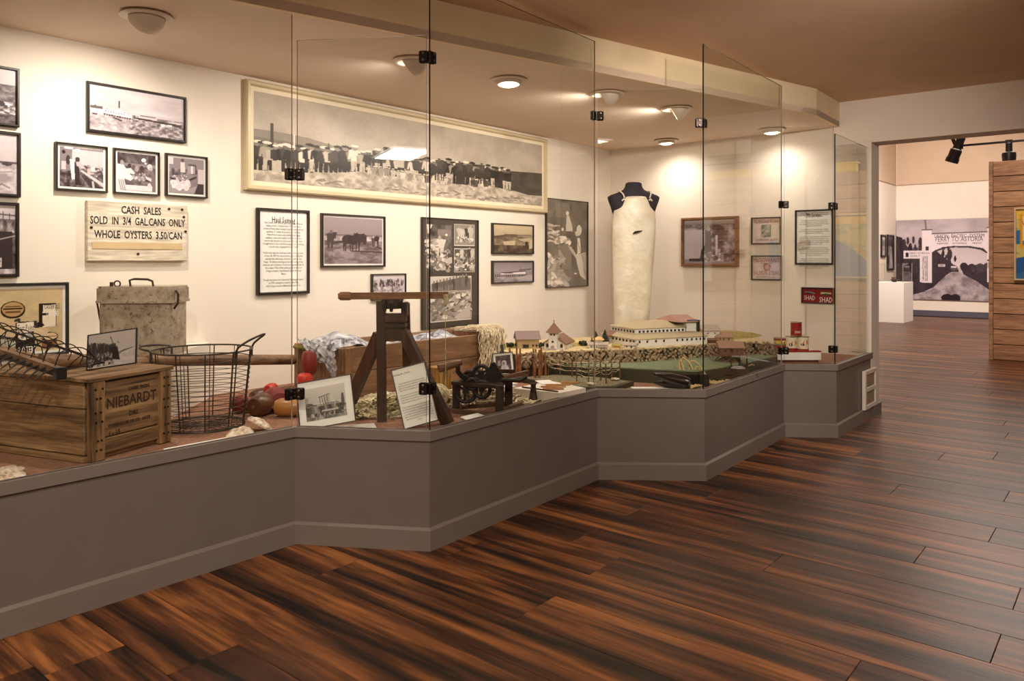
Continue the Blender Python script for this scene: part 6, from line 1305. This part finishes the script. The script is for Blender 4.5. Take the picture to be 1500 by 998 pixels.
def can_(lab, dxp, z, r, h, bands, text=None, spots=(), depth=0.0):
    c = base + Rz(VIEW_RZ) @ Vector((dxp * tt / FPX, depth, z)); o = thing('food_can', lab, 'can', c, VIEW_RZ, 'cans in the pyramid')
    z0 = .004
    for (f, mat) in bands: MB().lathe([(r, z0), (r, z0 + (h - .008) * f)], 28, cap=False).build('label_band', M[mat], o, True); z0 += (h - .008) * f
    m = MB(); m.lathe([(.002, h - .002), (r - .004, h - .002), (r - .002, h), (r + .002, h), (r + .002, h - .006), (r, h - .006)], 28, cap=False); m.lathe([(r, .006), (r + .002, .006), (r + .002, 0), (.002, 0)], 28, cap=False); m.build('tin_rim', M['tin'], o, True)
    for (x, zc, w, hh, mat) in spots:
        sp_ = MB(); vs = []
        nn = 18
        for k in range(nn): a = 2 * PI * k / nn; xx = x + w / 2 * math.cos(a); vs.append((r * 1.012 * math.sin(xx / r), -r * 1.012 * math.cos(xx / r), zc + hh / 2 * math.sin(a)))
        sp_.add(vs, [tuple(range(nn))]).build('printed_mark', M[mat], o)
    if text:
        me = textmesh(text[0], text[1], M['whiteink'], text[3]); co = np.zeros(len(me.vertices) * 3); me.vertices.foreach_get('co', co); co = co.reshape(-1, 3); xx = co[:, 0].copy(); co[:, 0] = r * 1.015 * np.sin(xx / r); co[:, 1] = -r * 1.015 * np.cos(xx / r); me.vertices.foreach_set('co', co.ravel()); link('lettering', me, o, (0, 0, text[2]))
    return o
can_('can with yellow band and red base, left of the pyramid', -21, 0, .050, .108, ((.45, 'tinred'), (.12, 'tingrn'), (.25, 'tinyel'), (.18, 'tinred')), None, ((.012, .072, .035, .024, 'tindark'), (.014, .078, .02, .012, 'whiteink')))
can_('cream can with red fish print, middle of the bottom row', -6, 0, .046, .122, ((.2, 'tinred'), (.8, 'tinwht')), None, ((.008, .07, .045, .042, 'tinorg'), (-.02, .055, .03, .03, 'tindark')), -.03)
can_('cream can with orange print, right of the bottom row', 12, 0, .050, .122, ((.12, 'tinred'), (.88, 'tinwht')), None, ((.006, .072, .042, .045, 'tinorg'), (-.018, .055, .03, .022, 'tindark')), -.015)
can_('tall dark red can reading SHAD on top of the pyramid', 2, .124, .045, .118, ((1, 'tinred'),), ('SHAD', .03, .035, .055), ((.0, .062, .05, .014, 'tin'),), -.02)
tag(MB().box((0, 0, .004), (.30, .07, .008), None, .001).build('label_strip', M['tinred'], None, loc=base + Rz(VIEW_RZ) @ Vector((.04, -.075, 0)), rot=(0, 0, VIEW_RZ)), 'flat red label strip lying in front of the cans', 'card')
# vent grille by the jamb
va = PY(1264.5, 570, 1.85); vb = PY(1281.5, 570, 1.85); vx0, vx1 = float(va[0]), float(vb[0]); tv = (vx0 + vx1) / 2 * _F[0] + 1.85 * _F[1]; vz1 = CH - (541 - V0) / FPX * tv; vz0 = CH - (597 - V0) / FPX * tv
Pl = inset(P, .0); vt = thing('vent_grille', 'white two panel vent grille at the end of the case base', 'vent', ((vx0 + vx1) / 2, 1.846, (vz0 + vz1) / 2), 0)
vw, vh = vx1 - vx0, vz1 - vz0; M['filter'] = plain('beige_filter', rgb(188, 168, 130), .9, noise=.1, nscale=120)
for x in (-vw / 2 + .02, vw / 2 - .02): MB().box((x, 0, 0), (.04, .03, vh), None, .003).build('frame_bar', M['trimwhite'], vt)
for z in (-vh / 2 + .018, 0, vh / 2 - .018): MB().box((0, 0, z), (vw - .08, .028, .036), None, .003).build('frame_bar', M['trimwhite'], vt)
for z in (-vh / 4, vh / 4):
    MB().box((0, .006, z), (vw - .08, .01, vh / 2 - .05)).build('filter_panel', M['filter'], vt)
    m = MB()
    for k in range(12): m.box((0, -.002, z - vh / 4 + .03 + (vh / 2 - .06) * k / 11), (vw - .085, .003, .003))
    m.build('mesh_wires', M['filter'], vt, kind='stuff')
for x in (-vw * .3, vw * .3): MB().lathe([(.006, 0), (.004, .004)], 8, (x, -.015, vh / 2 - .018), Rx(PI / 2)).build('screw', M['steel'], vt)
# ------------------------------------------------------------------ room lights on our side: mirrored panel, then added fill
M['panelglow'] = emis('light_panel_glow', (1, .9, .76, 1), 5)
for k, (x, y) in enumerate(((-3.6, 1.1), (0.6, .2))):
    t = thing('ceiling_light_panel', ('flat ceiling light panel behind the camera' if k == 0 else 'flat ceiling light panel above the camera'), 'lamp', (x, y, ZR), 0, 'ceiling light panels')  # second panel is unseen, added to light fascia, cabinets and floor evenly
    MB().box((0, 0, -.02), (1.24, .64, .04), bev=.005).build('housing', M['trimwhite'], t); MB().box((0, 0, -.0425), (1.16, .56, .005)).build('diffuser', M['panelglow'], t)
    add_light('panel_light', 'AREA', (x, y, ZR - .06), LV['panel'] * (1 if k == 0 else .5), (1, .82, .62), (x, y, 0), 1.1, sy=.5)
for k, (x, y, lab, tg) in enumerate(((.4, 1.5, 'white ceiling spotlight above left of the camera, turned to the case', (1.6, 4.2, .5)), (2.6, -1.2, 'white ceiling spotlight above right of the camera, turned to the case', (4.2, 3.4, .5)), (3.3, .2, 'white ceiling spotlight farthest right of the camera, turned to the end wall', (6.9, 3.4, 1.3)))):  # unseen spots added to brighten the case from the front and its far end
    t = thing('added_fill_spot', lab, 'lamp', (x, y, ZR), 0, 'ceiling spotlights by the camera'); MB().lathe([(.06, 0), (.06, -.03), (.055, -.035), (.055, -.14), (.05, -.14), (.05, -.03)], 24, cap=False).build('can', M['lampwhite'], t, True); MB().lathe([(.001, -.035), (.05, -.035)], 20, cap=False).build('bulb', M['bulb'], t)
    add_light('fill_beam', 'SPOT', (x, y, ZR - .15), LV['room'] * (1, 1, 2.3)[k], WARM, tg, .025, math.radians(85), .9)
# sign and life ring on the opposite wall, caught in the glass
M['signgrey'] = plain('weathered_grey_sign', rgb(150, 150, 150), .7, noise=.1, nscale=6)
t = thing('wall_sign', 'grey sign reading BAIT TACKLE on the opposite wall', 'sign', (4.75, -1.99, 1.95), PI)
MB().box((0, 0, 0), (1.35, .03, .30), None, .004).build('board', M['signgrey'], t); lettering('BAIT·TACKLE', .22, M['whiteink'], t, (0, -.017, 0), 1.2, res=2)
t = thing('life_ring', 'white life ring hanging on the opposite wall', 'life ring', (3.2, -1.93, 2.42), PI)
MB().tube([(.25 * math.cos(a), 0, .25 * math.sin(a)) for a in np.linspace(0, 2 * PI, 41)[:-1]], .065, 12, closed=True).build('ring', M['white'], t, True)
for k in range(4): a = PI / 4 + k * PI / 2; MB().tube([(.25 * math.cos(a) + .069 * math.cos(b) * math.cos(a), .069 * math.sin(b), .25 * math.sin(a) + .069 * math.cos(b) * math.sin(a)) for b in np.linspace(0, 2 * PI, 13)[:-1]], .006, 5, closed=True).build('rope_band', M['net'], t)
# ------------------------------------------------------------------ far room: board partition with map
PXX = 12.63; PY0 = float(PX(1455, 400, PXX)[1]); PYL = -2.3; PH = 2.79
pt = thing('board_partition', 'freestanding partition of horizontal pine boards beyond the opening', 'partition', (PXX, 0, 0), 0); nb = 13
for k in range(nb):
    z0 = PH * k / nb; o = MB().box((0, 0, 0), (.02, PY0 - PYL, PH / nb - .010), None, .003).build('board', M['pine'], pt, loc=(.01 + rnd.uniform(-.002, .002), (PY0 + PYL) / 2, z0 + PH / nb / 2))
MB().box((0, 0, 0), (.10, PY0 - PYL - .01, PH - .004)).build('core', M['ink'], pt, loc=(.072, (PY0 + PYL) / 2, PH / 2))
MB().box((0, 0, 0), (.13, .05, PH)).build('end_board', M['pine'], pt, loc=(.065, PY0 + .03, PH / 2))
my0 = float(PX(1486, 350, PXX)[1]); tm_ = PXX * _F[0] + my0 * _F[1]; mz1 = CH - (305 - V0) / FPX * tm_; mz0 = CH - (411 - V0) / FPX * tm_; mw = 1.35
t = thing('framed_map', 'pale framed yellow and blue map hanging on the board partition', 'picture', (PXX - .002, my0 - mw / 2, (mz0 + mz1) / 2), -PI / 2)
panel_parts(t, mw, mz1 - mz0, .025, .06, M['cream'], 0, pic_map())
for s, zz_, xx_ in (('Y', .36, -.56), ('WHERE', .27, -.50), ('FISH', .18, -.53), ('ARE', .09, -.54)): lettering(s, .08, M['red'], t, (xx_ + .05, -.031, zz_ * 1.05), None)
t = thing('framed_sheet', 'white matted framed blue sheet at the hidden right side of the partition', 'picture', (PXX - .002, -1.24, 1.58), -PI / 2)
panel_parts(t, .62, 1.12, .02, .03, M['cream'], .12, pic_bluesheet(), M['white'])
M['yellow'] = plain('bright_yellow_paint', rgb(240, 206, 40), .4)
t = thing('yellow_boat', 'long yellow boat shape lying on top of the partition', 'boat', (PXX + .06, -.3, PH), 0)
MB().extr([(-.05, 0), (.05, 0), (.09, .13), (-.09, .13)], -.7, .7).build('hull', M['yellow'], t); MB().bar((-.0, -.72, .135), (0, .72, .135), .2, .02).build('deck', M['yellow'], t)
M['wallbeige'] = plain('beige_upper_wall', rgb(214, 190, 164), .85, noise=.03, nscale=3)
struct('trim_6', MB().box((FX - .002, -1.0, (zs + 5.2) / 2), (.006, 11.7, 5.2 - zs)).box(((EX + HT + FX) / 2, FY - .002, (zs + 5.2) / 2), (FX - EX - HT, .006, 5.2 - zs)), M['wallbeige'])
# mural on the far wall
c, w, h = wall_rect([(1313.5, 323), (1462, 319), (1462, 441.5), (1313.5, 438)], FX)
t = thing('wall_mural', 'large black and white road mural with a FERRY TO ASTORIA arch', 'mural', c, -PI / 2)
panel_parts(t, w, h, 0, .05, M['white'], 0, pic_mural(), M['ink'], yp=-.04)
yl = -.046
def ml(s, fx, fy, size, width=None, mat='ink', rot=None): lettering(s, size, M[mat], t, (w * (fx - .5), yl, h * (.5 - fy)), width, rot=rot, res=2)
ml('UNION  PACIFIC  SYSTEM', .635, .212, .12, w * .48); ml('FERRY TO ASTORIA', .635, .252, .17, w * .46, 'greyink'); ml('PASSENGERS', .475, .302, .06, w * .11); ml('AUTOMOBILES', .64, .302, .06, w * .14); ml('FREIGHT', .81, .302, .06, w * .09)
ml('FERRY SCHEDULE', .245, .42, .06, w * .2); ml('DAILY', .2, .455, .06, w * .1)
for k, s in enumerate(('LEAVES', '8:15', '10:00', '11:30', '1:00', '2:15', '3:30', '4:45', '6:15', '7:30')): ml(s, .30, .475 + .031 * k, .09, w * .055)
ml('FERRY', .465, .573, .07, w * .05)
# plinth with glass case and little boat
pp_ = PZ(1316, 471, 0); q0 = PZ(1327.5, 470.5, 0); tpl = 17.4
t = thing('white_plinth', 'tall white plinth under a glass case in the far room', 'plinth', (19.0, 4.38, 0), 0)
MB().box((0, 0, .45), (.9, .62, .9), None, .004).build('plinth_body', M['white'], t)
g_ = thing('glass_case', 'clear glass case on the far white plinth', 'glass case', (19.0, 4.38, .90), 0)
MB().box((0, 0, .215), (.86, .58, .43)).build('pane', M['vitrine'], g_); 
for sx in (-1, 1):
    for sy in (-1, 1): MB().box((sx * .43, sy * .29, .215), (.01, .01, .43)).build('edge', M['glassedge2'], g_)
mbt = thing('model_boat', 'tiny dark model boat inside the far glass case', 'model boat', (18.85, 4.33, .902), .6)
MB().add([(-.16, 0, .06), (.16, 0, .06), (.1, -.06, .06), (-.12, -.06, .06), (.1, .06, .06), (-.12, .06, .06), (-.10, 0, 0), (.1, 0, 0)], [(0, 3, 6), (3, 2, 7, 6), (2, 1, 7), (1, 4, 7), (4, 5, 6, 7), (5, 0, 6), (0, 5, 4, 1, 2, 3)]).build('hull', M['bronze'], mbt); MB().tube([(0, 0, .05), (0, 0, .24)], .006, 6).build('mast', M['bronze'], mbt); MB().box((.02, 0, .085), (.1, .06, .05)).build('cabin', M['rust'], mbt)
for k, (u0, u1, v0, v1, lab) in enumerate(((1289.5, 1296, 344, 377, 'narrow black framed picture at left on the far side wall'), (1298.5, 1308, 344, 396, 'taller black framed picture right of the narrow one, far wall'))):
    a = PY(u0, 360, FY); b = PY(u1, 360, FY); z1 = (PY(u1, v0, FY)[2] + PY(u0, v0, FY)[2]) / 2; z0 = (PY(u1, v1, FY)[2] + PY(u0, v1, FY)[2]) / 2
    t = thing('framed_photograph', lab, 'picture', ((a[0] + b[0]) / 2, FY, (z0 + z1) / 2), 0, 'pictures on the far side wall'); panel_parts(t, b[0] - a[0], z1 - z0, .05, .04, M['black'], .0, pic_portrait() if k else pic_beach())
# track lighting
TX = 13.6
def tz(u, v): return PX(u, v, TX)
a, b = tz(1408, 213.5), tz(1500, 205.5); tk = thing('light_track', 'black ceiling hung light track beyond the opening', 'light track', (TX, float(a[1]), float(a[2])), 0); to = Vector(tk.location)
MB().bar((0, 0, 0), (0, -4.2, 0), .04, .03).build('rail', M['black'], tk)
for y in (-.02, -2.0, -4.0): MB().tube([(0, y, 0), (0, y, 5.2 - to.z)], .004, 6).build('hanger', M['black'], tk)
s1 = tz(1401, 218); sp1 = thing('track_spotlight', 'black track spotlight tilted toward the mural', 'lamp', tuple(s1), 0, 'track spotlights'); 
D = Vector((.0, .35, -.94)).normalized(); Q = Vector((0, 0, 1)).rotation_difference(D).to_matrix()
MB().lathe([(.06, -.20), (.065, -.02), (.085, 0), (.085, .13), (.095, .13), (.095, .2), (.08, .2), (.08, .17)], 20, (0, .0, -.02), Q, cap=False).lathe([(.001, -.20), (.06, -.20)], 20, (0, 0, -.02), Q, cap=False).build('lamp_head', M['black'], sp1, True); MB().bar((0, -.09, .02), (0, -.02, .02), .03, .06).bar((0, .05, .16), (0, -.01, .0), .035, .05).build('yoke', M['black'], sp1); MB().lathe([(.001, .17), (.078, .17)], 20, (0, 0, -.02), Q, cap=False).build('lens', emis('track_glow', (1, .9, .78, 1), 4), sp1)
s2 = tz(1478, 222); sp2 = thing('track_spotlight', 'black track spotlight just above the partition top', 'lamp', tuple(s2), 0, 'track spotlights')
MB().lathe([(.02, .14), (.045, .12), (.045, 0), (.09, -.02), (.095, -.05), (.085, -.2), (.08, -.2)], 20, (0, 0, 0), cap=False).build('lamp_head', M['black'], sp2, True); MB().box((0, 0, .15), (.05, .09, .05)).build('adapter', M['black'], sp2)
s3 = PX(1369, 204.5, 9.5); 
MB_ = thing('recessed_light', 'small round recessed ceiling light glimpsed under the opening header', 'lamp', (15.5, float(PX(1369, 204.5, 15.5)[1]), float(PX(1369, 204.5, 15.5)[2]) + .06), 0)
MB().lathe([(.001, -.06), (.11, -.06)], 20, cap=False).build('lens', M['bulb'], MB_); MB().lathe([(.11, -.06), (.13, -.05), (.13, .1), (.001, .1)], 20, cap=False).build('housing', M['trimwhite'], MB_, True); MB().tube([(0, 0, .1), (0, 0, 5.2 - MB_.location.z)], .01, 6).build('stem', M['trimwhite'], MB_)
# far room light
FC = (1.0, .86, .76)
add_light('far_mural_wash', 'SPOT', (16.5, 3.0, 4.6), LV['far_spot'], FC, (FX, 3.9, 1.7), .15, math.radians(95), .9)
add_light('far_plinth_wash', 'SPOT', (17.0, 2.6, 4.6), LV['far_spot'] * .45, FC, (19.2, 4.8, 1.2), .15, math.radians(80), .9)
add_light('far_room_light', 'AREA', (14.5, 1.2, 4.9), LV['far'], FC, (14.5, 1.2, 0), 3.0)
add_light('partition_light', 'SPOT', (9.4, 1.2, 4.4), LV['track'], (1, .80, .62), (PXX, .7, 1.2), .1, math.radians(75), .9)
add_light('partition_light', 'SPOT', (9.4, -1.2, 4.4), LV['track'], (1, .80, .62), (PXX, -1.2, 1.4), .1, math.radians(75), .9)
# low dark plinth at the right edge of the floor
p = PZ(1494, 667, 0); t = thing('low_plinth', 'low black plinth with grey top at the right edge of the floor', 'plinth', (float(p[0]) + .22, float(p[1]) - .30, 0), .1)
MB().box((0, 0, .035), (.56, .5, .07), None, .004).build('plinth_base', M['ink'], t); MB().box((0, 0, .085), (.52, .46, .03), None, .012).build('plinth_top', M['grey'], t)
